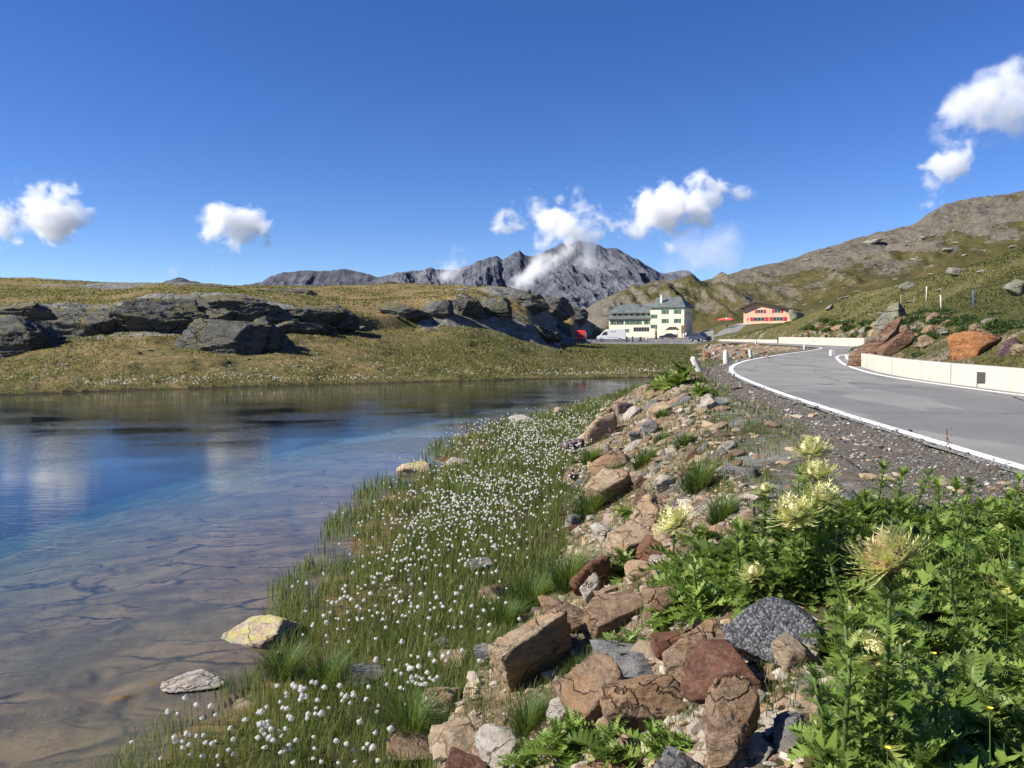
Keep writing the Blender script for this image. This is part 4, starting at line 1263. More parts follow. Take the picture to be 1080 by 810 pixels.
tv, tf = [], []
for k in range(8):
    W, F = rock_shape(1, 500 + k, 9, 0)
    tv.append(W * np.array([.5, .36, .22])); tf.append(F)
X, Y = sample_land(110000, 1.6, 60, -.1, .75, 3)
f_, t_, e_, s_ = x_foot(Y), x_top(Y), x_rl(Y), x_shore(Y)
m1 = (X - f_) / (t_ - f_)
dens = np.where((m1 > 0) & (m1 < 1.05), .6, 0) + np.where((m1 >= 1.05) & (X < e_ - .3), .07, 0) + np.where((m1 <= 0) & (X > s_ + .2), .012, 0)
cl_ = fbm2(X / .7, Y / .7, 3, 71)
keep = (r.uniform(size=len(X)) < dens * (.55 + 1.2 * cl_.clip(-.4, 1)))
X, Y = X[keep], Y[keep]
Z = H(X, Y)
S = (r.lognormal(math.log(.034), .6, len(X))).clip(.015, .22) * (.55 + .1 * Y).clip(.6, 2.2)
S3 = np.stack([S, S * r.uniform(.7, 1.2, len(X)), S * r.uniform(.6, 1.3, len(X))], 1)
o = scatter_mesh('rubble', tv, tf, np.stack([X, Y, Z + S * .05], 1), S3, r.uniform(0, 6.28, len(X)), r.normal(0, .35, len(X)), RUBM, r.uniform(0, 1, len(X)), smooth=False)
tag(o, 'small broken rusty and grey stones covering the bank slope', 'rubble', kind='stuff')

# crumbs of gravel along the asphalt edge
tv, tf = [], []
for k in range(5):
    W, F = rock_shape(0 if False else 1, 700 + k, 7, 0)
    bmv, bmf = ico(1)
    tv.append(W * np.array([.5, .42, .34])); tf.append(F)
X, Y = sample_land(60000, 2.2, 45, .0, .8, 9)
t_, e_ = x_top(Y), x_rl(Y)
k2 = (X - t_) / (e_ - t_)
dens = np.clip((k2 - .35) * 1.7, 0, 1) * (X < e_ + .05) + .15 * (X >= e_ + .05) * (X < e_ + .25)
keep = (r.uniform(size=len(X)) < dens)
X, Y = X[keep], Y[keep]
Z = np.where(X > x_rl(Y) - .05, zr(Y) + .002, H(X, Y))
S = (r.lognormal(math.log(.014), .4, len(X))).clip(.007, .06) * (.7 + .08 * Y).clip(.8, 2.5)
o = scatter_mesh('gravel', tv, tf, np.stack([X, Y, Z + S * .12], 1), S, r.uniform(0, 6.28, len(X)), r.normal(0, .5, len(X)), GRAVM, r.uniform(0, 1, len(X)), smooth=False)
tag(o, 'dark grey grit and crumbled asphalt beside the white road line', 'gravel', kind='stuff')

# ---- crags over the far shore (boxes in the picture; each its own rock)
CRAGS = [
 ((-30, 330, 55, 378), 'big shaded grey crag at the left picture edge'), ((40, 322, 104, 358), 'grey crag next to the biggest one'),
 ((-20, 322, 50, 345), 'upper grey crag under the brown plateau at the left edge'), ((92, 320, 140, 352), 'low jointed crag in the dark rock band'),
 ((128, 312, 190, 350), 'rounded high crag in the middle of the rock band'), ((182, 310, 234, 348), 'tall smooth crag at the top of the rock band'),
 ((228, 308, 290, 338), 'broad crag where the rock band steps down'), ((202, 334, 262, 373), 'front crag standing out below the rock band'),
 ((248, 332, 294, 370), 'twin of the front crag with a rounded back'), ((292, 320, 345, 340), 'low crag at the thinning end of the rock band'),
 ((330, 326, 364, 346), 'last small crag of the rock band'), ((270, 340, 330, 354), 'flat crag under the thinning end of the band'),
 ((398, 320, 448, 334), 'pale flat crag left of the dark hump on the plateau'), ((440, 311, 475, 335), 'pale sloping crag beside the dark hump'),
 ((470, 306, 512, 336), 'rounded dark hump of rock on the plateau edge'), ((500, 308, 538, 335), 'black shaded half of the plateau hump'),
 ((528, 305, 578, 326), 'dark ridge crag above the small gully'), ((560, 306, 604, 334), 'steep dark crag high above the red truck'),
 ((592, 318, 620, 340), 'last dark crag sloping down to the car park'), ((550, 338, 594, 358), 'separate blocky crag low on the meadow'),
 ((584, 336, 602, 353), 'small crag beside the low blocky one'), ((188, 296, 232, 304), 'pale flat outcrop on the brown plateau skyline'),
 ((398, 294, 420, 301), 'small pale knob on the plateau skyline'), ((280, 300, 320, 310), 'pale rounded outcrop behind the rock band'),
]
for i, ((x0, y0, x1, y1), label) in enumerate(CRAGS):
    p = on_ground((x0 + x1) / 2, y1 - 2, 260)[0]
    s = p[1] / FPX
    wd, ht = (x1 - x0) * s, (y1 - y0) * s
    o = rock_obj('crag', OUTC, (p[0], p[1] + wd * .22, p[2]), (wd * (1.75 if x0 < 380 else 1.15), wd * (.85 if x0 < 500 else .6), ht * (1.45 if x0 < 430 else 1.12)), r.uniform(-.12, .12), (r.uniform(-.1, .1), r.uniform(-.07, .07)), 900 + i, 6 if wd > 4 else 5,
                 26, .085, 0., .36 if y1 > 312 else .66)
    tag(o, label, 'crag', 'grey crags beyond the lake')

# ---- rocks of the cutting on the inner side of the bend
def cut_rock(x0, y0, x1, y1, mat, label, rz=0., tilt=(0, 0), dep=.7, seed=0, d=None, sink=.2, cat='rock', group=None, planes=12, name='rock', sub=4):
    if d is None:
        p = on_ground((x0 + x1) / 2, y1 - (y1 - y0) * .15, 200)[0]
    else:
        p = np.array(at_d((x0 + x1) / 2, y1 - (y1 - y0) * .15, d))
    s = p[1] / FPX
    wd, ht = (x1 - x0) * s, (y1 - y0) * s
    o = rock_obj(name, mat, tuple(p), (wd * 1.05, wd * dep, ht * 1.25), rz, tilt, seed, sub, planes + 2, .055, 0.0, sink)
    return tag(o, label, cat, group)


for (bx, lb) in (((903, 352, 921, 388), 'rust red slab at the bend, nearest the kerb'), ((911, 336, 930, 386), 'second leaning rust slab of the corner outcrop'),
                 ((921, 323, 940, 380), 'tallest leaning rust slab at the top of the corner outcrop'), ((932, 338, 950, 380), 'low rust slab behind the tallest one of the corner outcrop')):
    cut_rock(*bx, RUSTBIG, lb, .25, (.15, .72), 1.6, bx[0], sub=5, sink=.3, name='outcrop', cat='outcrop', planes=9)
cut_rock(922, 322, 958, 350, BOULD, 'pale lichened slab on top of the rust outcrop', .3, (.1, -.35), .7, 13, sub=5, name='outcrop', cat='outcrop')
cut_rock(1006, 343, 1056, 374, ORANGE, 'bright orange boulder in the cutting above the wall', .25, (.25, -.3), .9, 27, sub=5, sink=.5, planes=6)
cut_rock(1052, 350, 1078, 374, PURPLE, 'purple brown rock right beside the bright orange boulder', .2, (.1, .1), .7, 15, sink=.5)
cut_rock(1060, 297, 1092, 314, BOULD, 'large pale boulder on the grassy hillside near the picture edge', 0, (0, 0), .7, 16)
cut_rock(948, 298, 966, 305, BOULD, 'pale flat boulder above the wooden poles', 0, (0, 0), .8, 17)
cut_rock(1000, 283, 1018, 292, BOULD, 'pale boulder high on the near green hill', 0, (0, 0), .8, 18)
cut_rock(832, 328, 848, 338, BOULD, 'pale rock on the green slope beside the red shuttered house', 0, (0, 0), .8, 19)
cut_rock(870, 322, 880, 328, BOULD, 'small pale rock on the green hill above the far wall', 0, (0, 0), .8, 20)
rr_ = np.random.default_rng(17)
n_ = 0
while n_ < 105:
    yy = rr_.uniform(13, 40) if n_ < 62 else rr_.uniform(80, 108)
    off_ = rr_.uniform(.6, 3.6)
    xx = float(x_wall(yy)) + off_
    zz = float(H(xx, yy)[0])
    sz = rr_.uniform(.2, .75) * (1 if yy < 50 else 2.0)
    o = rock_obj('rock', [TANBIG, TANBIG, RUSTBIG, TANBIG, BOULD, TANBIG, TANBIG][n_ % 7], (xx, yy, zz), (sz, sz * .8, sz * .7), rr_.uniform(0, 6), (rr_.uniform(-.3, .3), rr_.uniform(-.4, .4)), 40 + n_, 4, 13, .10, 0., .38)
    tag(o, 'broken tan or rusty rock of the cutting behind the near wall' if yy < 50 else 'broken tan or rusty rock of the cutting behind the far wall', 'rock',
        'rocks of the near cutting' if yy < 50 else 'rocks of the far cutting')
    n_ += 1
# rubble slope below the far road
n_ = 0
while n_ < 90:
    px, py = rr_.uniform(738, 812), rr_.uniform(363, 383)
    p = on_ground(px, py, 120)[0]
    sz = rr_.uniform(3, 9) * p[1] / FPX
    o = link('stone', tmpl[rr_.integers(16)], None, tuple(p), (rr_.uniform(-.4, .4), rr_.uniform(-.6, .3), rr_.uniform(0, 6.28)), (sz * 1.2, sz, sz * 1.1))
    tag(o, 'brown stone of the rubble slope below the far stretch of road', 'stone', 'stones of the roadside rubble slope')
    n_ += 1
# pale boulders strewn over the meadows and hills
n_ = 0
while n_ < 130:
    if n_ < 50: px, py = rr_.uniform(0, 640), rr_.uniform(300, 400)
    else: px, py = rr_.uniform(840, 1080), rr_.uniform(225, 345)
    p = on_ground(px, py, 650)[0]
    if p[1] > 560 or p[1] < 25: continue
    sz = rr_.uniform(2.5, 7) * p[1] / FPX * (1.0 if n_ % 9 else 1.7)
    W, F = rock_shape(3, 1200 + n_, 11, .08)
    if n_ < 12: pass
    me = np_mesh('boulder', W * .5, F, [BOULD])
    o = link('boulder', me, None, (p[0], p[1], p[2] - sz * .06), (rr_.uniform(-.2, .2), rr_.uniform(-.25, .05), rr_.uniform(-.6, .6)), (sz * 1.7, sz * 1.0, sz * .5))
    if n_ < 50: tag(o, 'small pale boulder strewn over the meadow and plateau beyond the lake', 'boulder', 'boulders beyond the lake')
    else: tag(o, 'small pale boulder strewn over the hillside above the road', 'boulder', 'boulders on the hillside above the road')
    n_ += 1
# ------------------------------------------------------------------ plants
def leafy(name, c0, c1, c2=None, trans=.35, attr_mix=True, pscale=5.0, rough=.55):
    m = NT(name)
    rv = m.attr('rnd') if attr_mix else m.noise(m.obj(), pscale, 4, .6)
    c = m.mix(m.step(rv, .1, .9), c0, c1)
    if c2: c = m.mix(m.step(rv, .86, .97), c, c2)
    if name == 'meadow_grass':
        c = m.mix(m.math('MULTIPLY', m.step(m.n('ShaderNodeSeparateXYZ', {0: m.pos()}).outputs[0], 8, 16), .8), c, m.mix(rv, (.045, .058, .016), (.105, .110, .034)))
        c = m.mix(m.step(m.noise(m.pos(), .06, 4, .6), .42, .62, 0, .55), c, m.mix(rv, (.055, .062, .02), (.12, .12, .04)))
    c = m.mix(m.step(m.noise(m.pos(), 1.1, 3, .5), .4, .65, 0, .45), c, m.mix(.5, c, tuple(x * .45 for x in c0)))
    b = m.n('ShaderNodeBsdfPrincipled', {'Base Color': c, 'Roughness': rough, 'Specular IOR Level': .25})
    t = m.n('ShaderNodeBsdfTranslucent', {'Color': m.mix(.5, c, (.30, .38, .05))})
    m.surf(m.n('ShaderNodeMixShader', {0: trans, 1: b.outputs[0], 2: t.outputs[0]}).outputs[0])
    return m.m


GRASSM = leafy('marsh_grass', (.055, .085, .020), (.165, .205, .052), (.34, .28, .13))
GRASS2 = leafy('meadow_grass', (.10, .09, .030), (.205, .168, .064), (.30, .24, .11))
TUFTM = leafy('tuft_grass', (.045, .09, .020), (.13, .20, .045), (.28, .27, .10))


def blades(P, h, w, lean, az, rnd, mid=.55):
    n = len(P)
    ux, uy = np.cos(az), np.sin(az)
    wx, wy = -uy, ux
    def pt(t, side, ww):
        off = lean * t * t * h
        return np.stack([P[:, 0] + ux * off + wx * side * ww, P[:, 1] + uy * off + wy * side * ww, P[:, 2] + h * t * (1 - .25 * lean * t)], 1)
    V = np.stack([pt(0, -1, w), pt(0, 1, w), pt(mid, 1, w * .75), pt(mid, -1, w * .75), pt(1.0, 0, 0 * w)], 1)
    b = np.arange(n)[:, None] * 5
    Q = b + np.array([[0, 1, 2, 3]]); T = b + np.array([[3, 2, 4]])
    return V.reshape(-1, 3), Q, T, np.repeat(rnd, 5)


r = np.random.default_rng(21)
# marsh grass between lake and bank, thinning out into the shallow water
X, Y = sample_land(420000, 2.6, 62, -.62, .36, 31)
s_, f_, t_, e_ = x_shore(Y), x_foot(Y), x_top(Y), x_rl(Y)
z, rk, og, gv, wt, dr, ms = terrain(X, Y)
inn = (X > s_ - np.where(Y < 7, .28, .5)) & (X < f_ + .35)
clump = fbm2(X / .5, Y / .5, 4, 51)
shoreness = np.clip((X - (s_ - .5)) / 1.0, 0, 1)
dens = inn * np.clip(.25 + shoreness * .7 + clump * 1.5, 0, 1) * sstep(-.32, -.05, z)
dens *= np.clip(.35 + Y / 9, 0, 1)
m1 = (X - f_) / (t_ - f_)
bankg = (m1 > 0) & (m1 < 1) & (fbm2(X / .9, Y / .9, 3, 83) > .08)
dens = np.where(bankg, .5, dens)
vg = (m1 >= .9) & (X < e_ - .6) & (fbm2(X / 1.2, Y / 1.2, 3, 87) > -.08) & ((X - t_) / (e_ - t_) < .65)
dens = np.where(vg, .26, dens)
for (a_, b_, c_) in occupied[:60]:
    dens = np.where((X - a_) ** 2 + (Y - b_) ** 2 < (c_ * .6) ** 2, 0, dens)
onb = (m1 > -.1) & (m1 < 1.2)
for (a_, b_, c_) in occupied:
    if b_ < 16:
        rr2 = ((X - a_) ** 2 + (Y - b_) ** 2) / (c_ * c_ + 1e-6)
        dens = np.where(onb & (rr2 > .5) & (rr2 < 1.7) & (np.sin(a_ * 37 + b_ * 11) > -.35), np.maximum(dens, .42), dens)
keep = r.uniform(size=len(X)) < dens * .62
X, Y, z, m1 = X[keep], Y[keep], z[keep], m1[keep]
n = len(X)
hgt = r.uniform(.09, .22, n) * np.where(m1 > 0, .55, 1.0) * (1 + .3 * fbm2(X / .8, Y / .8, 2, 9)) + np.clip(-z, 0, .25)
hgt *= np.clip(.75 + Y / 30, .8, 1.3)
wd = np.maximum(.0013, Y * .00042) * r.uniform(.7, 1.3, n)
V, Q, T, A = blades(np.stack([X, Y, z - .01], 1), hgt, wd, r.uniform(.05, .6, n), r.uniform(0, 6.28, n), r.uniform(0, 1, n))
o = link('grass', np_mesh('grass', V, [Q, T], [GRASSM], {'rnd': A}))
tag(o, 'green grass of the wet shore and the bank', 'grass', kind='stuff')

# short rough grass of the far meadows and the hill
X, Y = sample_land(640000, 12.5, 190, -.66, .66, 33)
z, rk, og, gv, wt, dr, ms = terrain(X, Y)
xr_ = x_rr(np.clip(Y, -12, 178)); xl_ = x_rl(np.clip(Y, -12, 178))
ok = ((Y > 36) | (X > xr_ + 1)) & (z > .03) & (rk < .5) & ~((X > xl_ - 1) & (X < xr_ + 1) & (Y < 176)) & (gv < .3) & (og < .7)
ok &= ~((X / Y > (600 - 540) / FPX) & (X / Y < (815 - 540) / FPX) & (Y > 148))
ok &= r.uniform(size=len(X)) < np.clip(.5 + 1.3 * fbm2(X / 4, Y / 4, 4, 3), .08, 1)
X, Y, z = X[ok], Y[ok], z[ok]
n = len(X)
sc_ = np.clip(Y / 60, .42, 1.5)
V, Q, T, A = blades(np.stack([X, Y, z - .02], 1), r.uniform(.05, .17, n) * sc_, .045 * sc_ * r.uniform(.5, 1.5, n), r.uniform(.1, .9, n), r.uniform(0, 6.28, n), r.uniform(0, 1, n))
o = link('grass', np_mesh('grass', V, [Q, T], [GRASS2], {'rnd': A}))
tag(o, 'short dry tufted grass of the meadows beyond the lake', 'grass', kind='stuff')

# cottongrass specks on the far shore
X, Y = sample_land(26000, 36, 74, -.7, .2, 35)
z, rk, og, gv, wt, dr, ms = terrain(X, Y)
dsh = np.interp((X / Y) * FPX + 540, [-100, 0, 100, 200, 300, 400, 500, 620], [36, 39.5, 42.3, 45, 48, 51, 54.7, 58.7])
ok = (z > .12) & (r.uniform(size=len(X)) < .9 * np.exp(-(Y - dsh).clip(0, 99) / 3.2) * (.3 + 1.2 * fbm2(X / 3, Y / 3, 3, 5)).clip(0, 1)) & (Y > dsh)
X, Y, z = X[ok], Y[ok], z[ok]
V0, F0 = ico(1)
n = len(X)
VV = V0[None] * (.035 * r.uniform(.7, 1.2, n))[:, None, None] + np.stack([X, Y, z + r.uniform(.12, .25, n)], 1)[:, None, :]
FARC = (VV.reshape(-1, 3), (F0[None] + (np.arange(n) * len(V0))[:, None, None]).reshape(-1, 3))

# ---- single tufts of long grass on the bank
def tuft(px, py, wpx, hpx, label, nb=420, mat=TUFTM):
    p = on_ground(px, py, 80)[0]
    s = p[1] / FPX
    R_ = wpx * s / 2; h_ = hpx * s
    a = r.uniform(0, 6.28, nb); q_ = np.sqrt(r.uniform(0, 1, nb)) * R_ * .45
    P_ = np.stack([q_ * np.cos(a), q_ * np.sin(a) * .8, np.zeros(nb)], 1)
    zz = H(P_[:, 0] + p[0], P_[:, 1] + p[1]) - p[2]
    P_[:, 2] = zz - .01
    V, Q, T, A = blades(P_, h_ * r.uniform(.5, 1.15, nb), np.full(nb, max(.0016, p[1] * .00045)), r.uniform(.2, 1.2, nb), a + r.normal(0, .4, nb), r.uniform(0, .85, nb))
    o = link('grass_tuft', np_mesh('grass_tuft', V, [Q, T], [mat], {'rnd': A}), None, tuple(p))
    tag(o, label, 'grass tuft', 'long grass tufts on the bank')


TUFTS = [(735, 520, 44, 42, 'largest dark green grass tuft, high on the bank'), (678, 492, 40, 24, 'round grass tuft in the rubble above the orange tan slab'),
         (697, 468, 22, 14, 'small grass tuft beside the dark angular rock'), (697, 441, 18, 11, 'smallest grass tuft near the top of the far bank'),
         (622, 488, 34, 20, 'grass tuft between the purple stone and the rusty slab'), (645, 500, 22, 15, 'flat grass tuft on the rusty slab'),
         (620, 545, 56, 40, 'broad long grass tuft at the foot of the bank by the tan ledge'), (560, 640, 84, 46, 'lush grass mound behind the large tan slab'),
         (600, 620, 50, 50, 'lush grass beside the leaning red block'), (530, 660, 60, 34, 'grass mound left of the large tan slab'),
         (760, 552, 46, 34, 'bright grass tuft beside the round tan boulder'), (432, 780, 54, 66, 'upright grass clump below the densest white tufts'),
         (615, 720, 70, 30, 'thin grass tuft between the slab and the cream white stone'), (300, 715, 60, 40, 'grass clump rising from the water by the lichened stone'),
         (344, 725, 70, 44, 'grass clump in the wet ground right of the lichened stone'), (555, 770, 60, 40, 'grass tuft between the pale boulder and the thistle leaves'),
         (870, 742, 50, 30, 'thin grass tuft in the gravel clearing'), (720, 470, 30, 16, 'thin grass patch on the verge edge')]
for t_ in TUFTS:
    tuft(*t_[:4], t_[4], 520 if t_[2] > 40 else 300)

# ------------------------------------------------------------------ cottongrass
m = NT('cotton_fluff')
oc = m.pos()
b = m.n('ShaderNodeBsdfPrincipled', {'Base Color': (.86, .85, .80, 1), 'Roughness': 1.0, 'Specular IOR Level': .05, 'Normal': m.bump(m.noise(oc, 260, 4, .8), 1.0, .01)})
t = m.n('ShaderNodeBsdfTranslucent', {'Color': (.86, .85, .80, 1)})
m.surf(m.n('ShaderNodeMixShader', {0: .5, 1: b.outputs[0], 2: t.outputs[0]}).outputs[0])
FLUFF = m.m
STEMM = leafy('green_stem', (.05, .09, .02), (.10, .15, .04), None, .1, False)


def cotton_template(seed, sub, hh, big=1.0):
    rr = np.random.default_rng(seed)
    az = rr.uniform(0, 6.28); ln = rr.uniform(.02, .18) * hh
    mbx = MB()
    top = Vector((math.cos(az) * ln, math.sin(az) * ln, hh))
    mbx.tube([(0, 0, 0), (top.x * .3, top.y * .3, hh * .55), top], .0013, 4, 0, False)
    sv = np.array(mbx.v); sf = np.array(mbx.f)
    V, F = ico(sub)
    W = V * (1 + .5 * fbm3(V * 2.0 + seed, 3, seed))[:, None]
    if sub >= 2:
        W += V * (rr.uniform(-.28, .55, len(V)))[:, None]
    W = W * np.array([.0125, .012, .0105]) * big * rr.uniform(.8, 1.15)
    W[:, 2] -= .003
    W += np.array(top)
    return sv, sf, W, F


# where they stand in the picture: (x, y, spread x, spread y, how many)
CG = [(585, 455, 70, 18, 260), (520, 505, 60, 26, 300), (560, 470, 60, 22, 240), (470, 530, 60, 24, 150), (510, 540, 60, 22, 150), (430, 560, 40, 28, 110),
      (590, 500, 40, 20, 80), (540, 575, 60, 22, 60), (455, 585, 60, 22, 70), (360, 615, 36, 14, 46), (400, 605, 40, 28, 46), (350, 650, 34, 24, 40), (430, 640, 60, 26, 50), (640, 432, 36, 8, 90),
      (480, 660, 50, 22, 26), (450, 700, 34, 10, 14), (438, 722, 22, 14, 30), (330, 745, 60, 10, 16), (380, 745, 40, 12, 14), (225, 790, 55, 14, 30), (290, 780, 50, 16, 26), (350, 790, 60, 16, 14),
      (200, 765, 24, 6, 8), (305, 735, 30, 6, 8), (405, 790, 30, 14, 6), (320, 620, 24, 8, 18), (500, 455, 30, 10, 40), (590, 445, 90, 9, 160), (540, 460, 50, 14, 120)]
pts = []
rc = np.random.default_rng(77)
for cxp, cyp, sx, sy, k in CG:
    k = int(k * (1.9 if cyp < 560 else 1.25))
    q_ = rc.normal(size=(k, 2)) * np.array([sx * .62, sy * .62])
    q_[:, 0] -= q_[:, 1] * .6
    pts.append(np.stack([cxp + q_[:, 0], cyp + q_[:, 1]], 1))
pts = np.concatenate(pts)
pts = pts[(pts[:, 1] > 412) & (pts[:, 1] < 806)]
G = on_ground(pts[:, 0], pts[:, 1], 70, lift=.17)
ok = (G[:, 1] < 58) & (G[:, 0] > x_shore(G[:, 1]) - .7) & (G[:, 0] < x_foot(G[:, 1]) + .35)
G = G[ok]
dr_ = fbm2(G[:, 0] / .8, G[:, 1] / .8, 3, 404)
G = G[rc.uniform(size=len(G)) < np.clip(.80 + 1.9 * dr_, .08, 1)]
G[:, 2] = H(G[:, 0], G[:, 1])
G = G[np.argsort(G[:, 1])]
ctm = []
for k in range(8):
    sv, sf, W, F = cotton_template(k, 2, .19 + .012 * k)
    me = np_mesh('cottongrass', np.concatenate([sv, W]), [sf, F + len(sv)], [STEMM, FLUFF], matidx=[0] * len(sf) + [1] * len(F))
    ctm.append(me)
for i, p in enumerate(G[:300]):
    s_ = rc.uniform(.65, 1.2)
    o = link('cottongrass', ctm[i % 8], None, tuple(p), (0, 0, rc.uniform(0, 6.28)), (s_, s_, s_ * rc.uniform(.85, 1.2)))
    tag(o, 'single white cottongrass tuft on a thin stem in the nearest wet grass', 'cottongrass', 'cottongrass tufts nearest the viewer')
Gf = G[300:]
n = len(Gf)
V1, F1 = ico(1)
hs = rc.uniform(.15, .27, n)
sz = .0125 * rc.uniform(.75, 1.2, n) * np.clip(.85 + Gf[:, 1] / 40, .9, 1.6)
VV = (V1[None] * (1 + .25 * rc.uniform(-1.4, 1.4, (n, len(V1))))[..., None]) * sz[:, None, None] + (Gf + np.stack([0 * hs, 0 * hs, hs], 1))[:, None, :]
FF = (F1[None] + (np.arange(n) * len(V1))[:, None, None]).reshape(-1, 3)
SV, SQ, ST_, SA = blades(Gf, hs, np.full(n, .0015), np.zeros(n), rc.uniform(0, 6.28, n), np.zeros(n), .8)
base = n * len(V1)
me = np_mesh('cottongrass_field', np.concatenate([VV.reshape(-1, 3), SV]), [FF, ST_ + base, SQ + base], [FLUFF, STEMM], matidx=[0] * len(FF) + [1] * (len(ST_) + len(SQ)))
tag(link('cottongrass_field', me), 'white cottongrass tufts massed on the farther wet shore', 'cottongrass', kind='stuff')

tag(link('cottongrass_field', np_mesh('cottongrass_field', FARC[0], [FARC[1]], [FLUFF])), 'pale cottongrass strewn along the opposite shore of the lake', 'cottongrass', kind='stuff')

# ------------------------------------------------------------------ thistles
def leaf_template(nl, seed):
    rr = np.random.default_rng(seed)
    V = []; F = []
    # midrib
    for i in range(nl + 1):
        s = i / nl
        w = .028 * (1 - .8 * s)
        V += [(s, -w, .0), (s, w, .0)]
    for i in range(nl):
        a = 2 * i
        F.append((a, a + 1, a + 3)); F.append((a, a + 3, a + 2))
    for side in (-1, 1):
        for i in range(nl):
            s0 = (i + .35) / nl
            wv = (.09 + .20 * math.sin(PI * min(1, s0 * 1.02) ** .75) ** .8) * rr.uniform(.8, 1.15)
            h = .5 / nl
            lift = rr.uniform(-.02, .12)
            b = len(V)
            V += [(s0 - h, side * .012, 0), (s0 - h * .5, side * wv * .55, lift * .4), (s0 - h * .1, side * wv * .62, lift * .5), (s0 + h * .6, side * wv * 1.05, lift),
                  (s0 + h * .85, side * wv * .62, lift * .5), (s0 + h * 1.5, side * wv * .66, lift * .9), (s0 + h * .9, side * wv * .35, lift * .2), (s0 + h, side * .012, 0)]
            F += [(b, b + 1, b + 2), (b, b + 2, b + 7), (b + 2, b + 3, b + 4), (b + 2, b + 4, b + 7), (b + 4, b + 5, b + 6), (b + 4, b + 6, b + 7)]
    b = len(V)
    V += [(.97, -.05, 0), (1.12, 0, .03), (.97, .05, 0)]
    F.append((b, b + 1, b + 2))
    return np.array(V, float), np.array(F)


LT = [leaf_template(n_, s_) for n_, s_ in ((9, 1), (8, 2), (10, 3), (7, 4))]


def place_leaf(T, B, az, e0, curve_, L, roll, wmul=1.0):
    V, F = T
    s = V[:, 0]
    S = np.linspace(0, 1.15, 24)
    th = e0 - curve_ * S
    cx_ = np.concatenate([[0], np.cumsum(np.cos(th[:-1]) * (S[1] - S[0]))]); cz_ = np.concatenate([[0], np.cumsum(np.sin(th[:-1]) * (S[1] - S[0]))])
    px_ = np.interp(s, S, cx_); pz_ = np.interp(s, S, cz_); tt = e0 - curve_ * s
    nx_, nz_ = -np.sin(tt), np.cos(tt)          # leaf normal in the plane
    yl = V[:, 1] * wmul
    yl_c = yl * np.cos(roll); up = V[:, 2] + yl * np.sin(roll) + np.abs(yl) * .25
    lx = (px_ + nx_ * up) * L; ly = yl_c * L; lz = (pz_ + nz_ * up) * L
    ca, sa = math.cos(az), math.sin(az)
    return np.stack([B[0] + lx * ca - ly * sa, B[1] + lx * sa + ly * ca, B[2] + lz], 1)


LEAFM = leafy('thistle_leaf', (.068, .118, .024), (.21, .29, .062), (.32, .34, .10), .35, rough=.42)
LEAFL = leafy('young_thistle_leaf', (.12, .20, .035), (.24, .34, .07), (.40, .44, .14), .35, rough=.45)
BRACT = leafy('pale_bract', (.60, .58, .20), (.85, .80, .42), (.50, .55, .2), .4, rough=.6)
HEADB = simple('thistle_floret', (.34, .22, .13), .95, 0, .35, 90.0, .1, .8)
HEADY = simple('thistle_floret_pale', (.66, .62, .36), .9, 0, .25, 90.0, .1, .8)


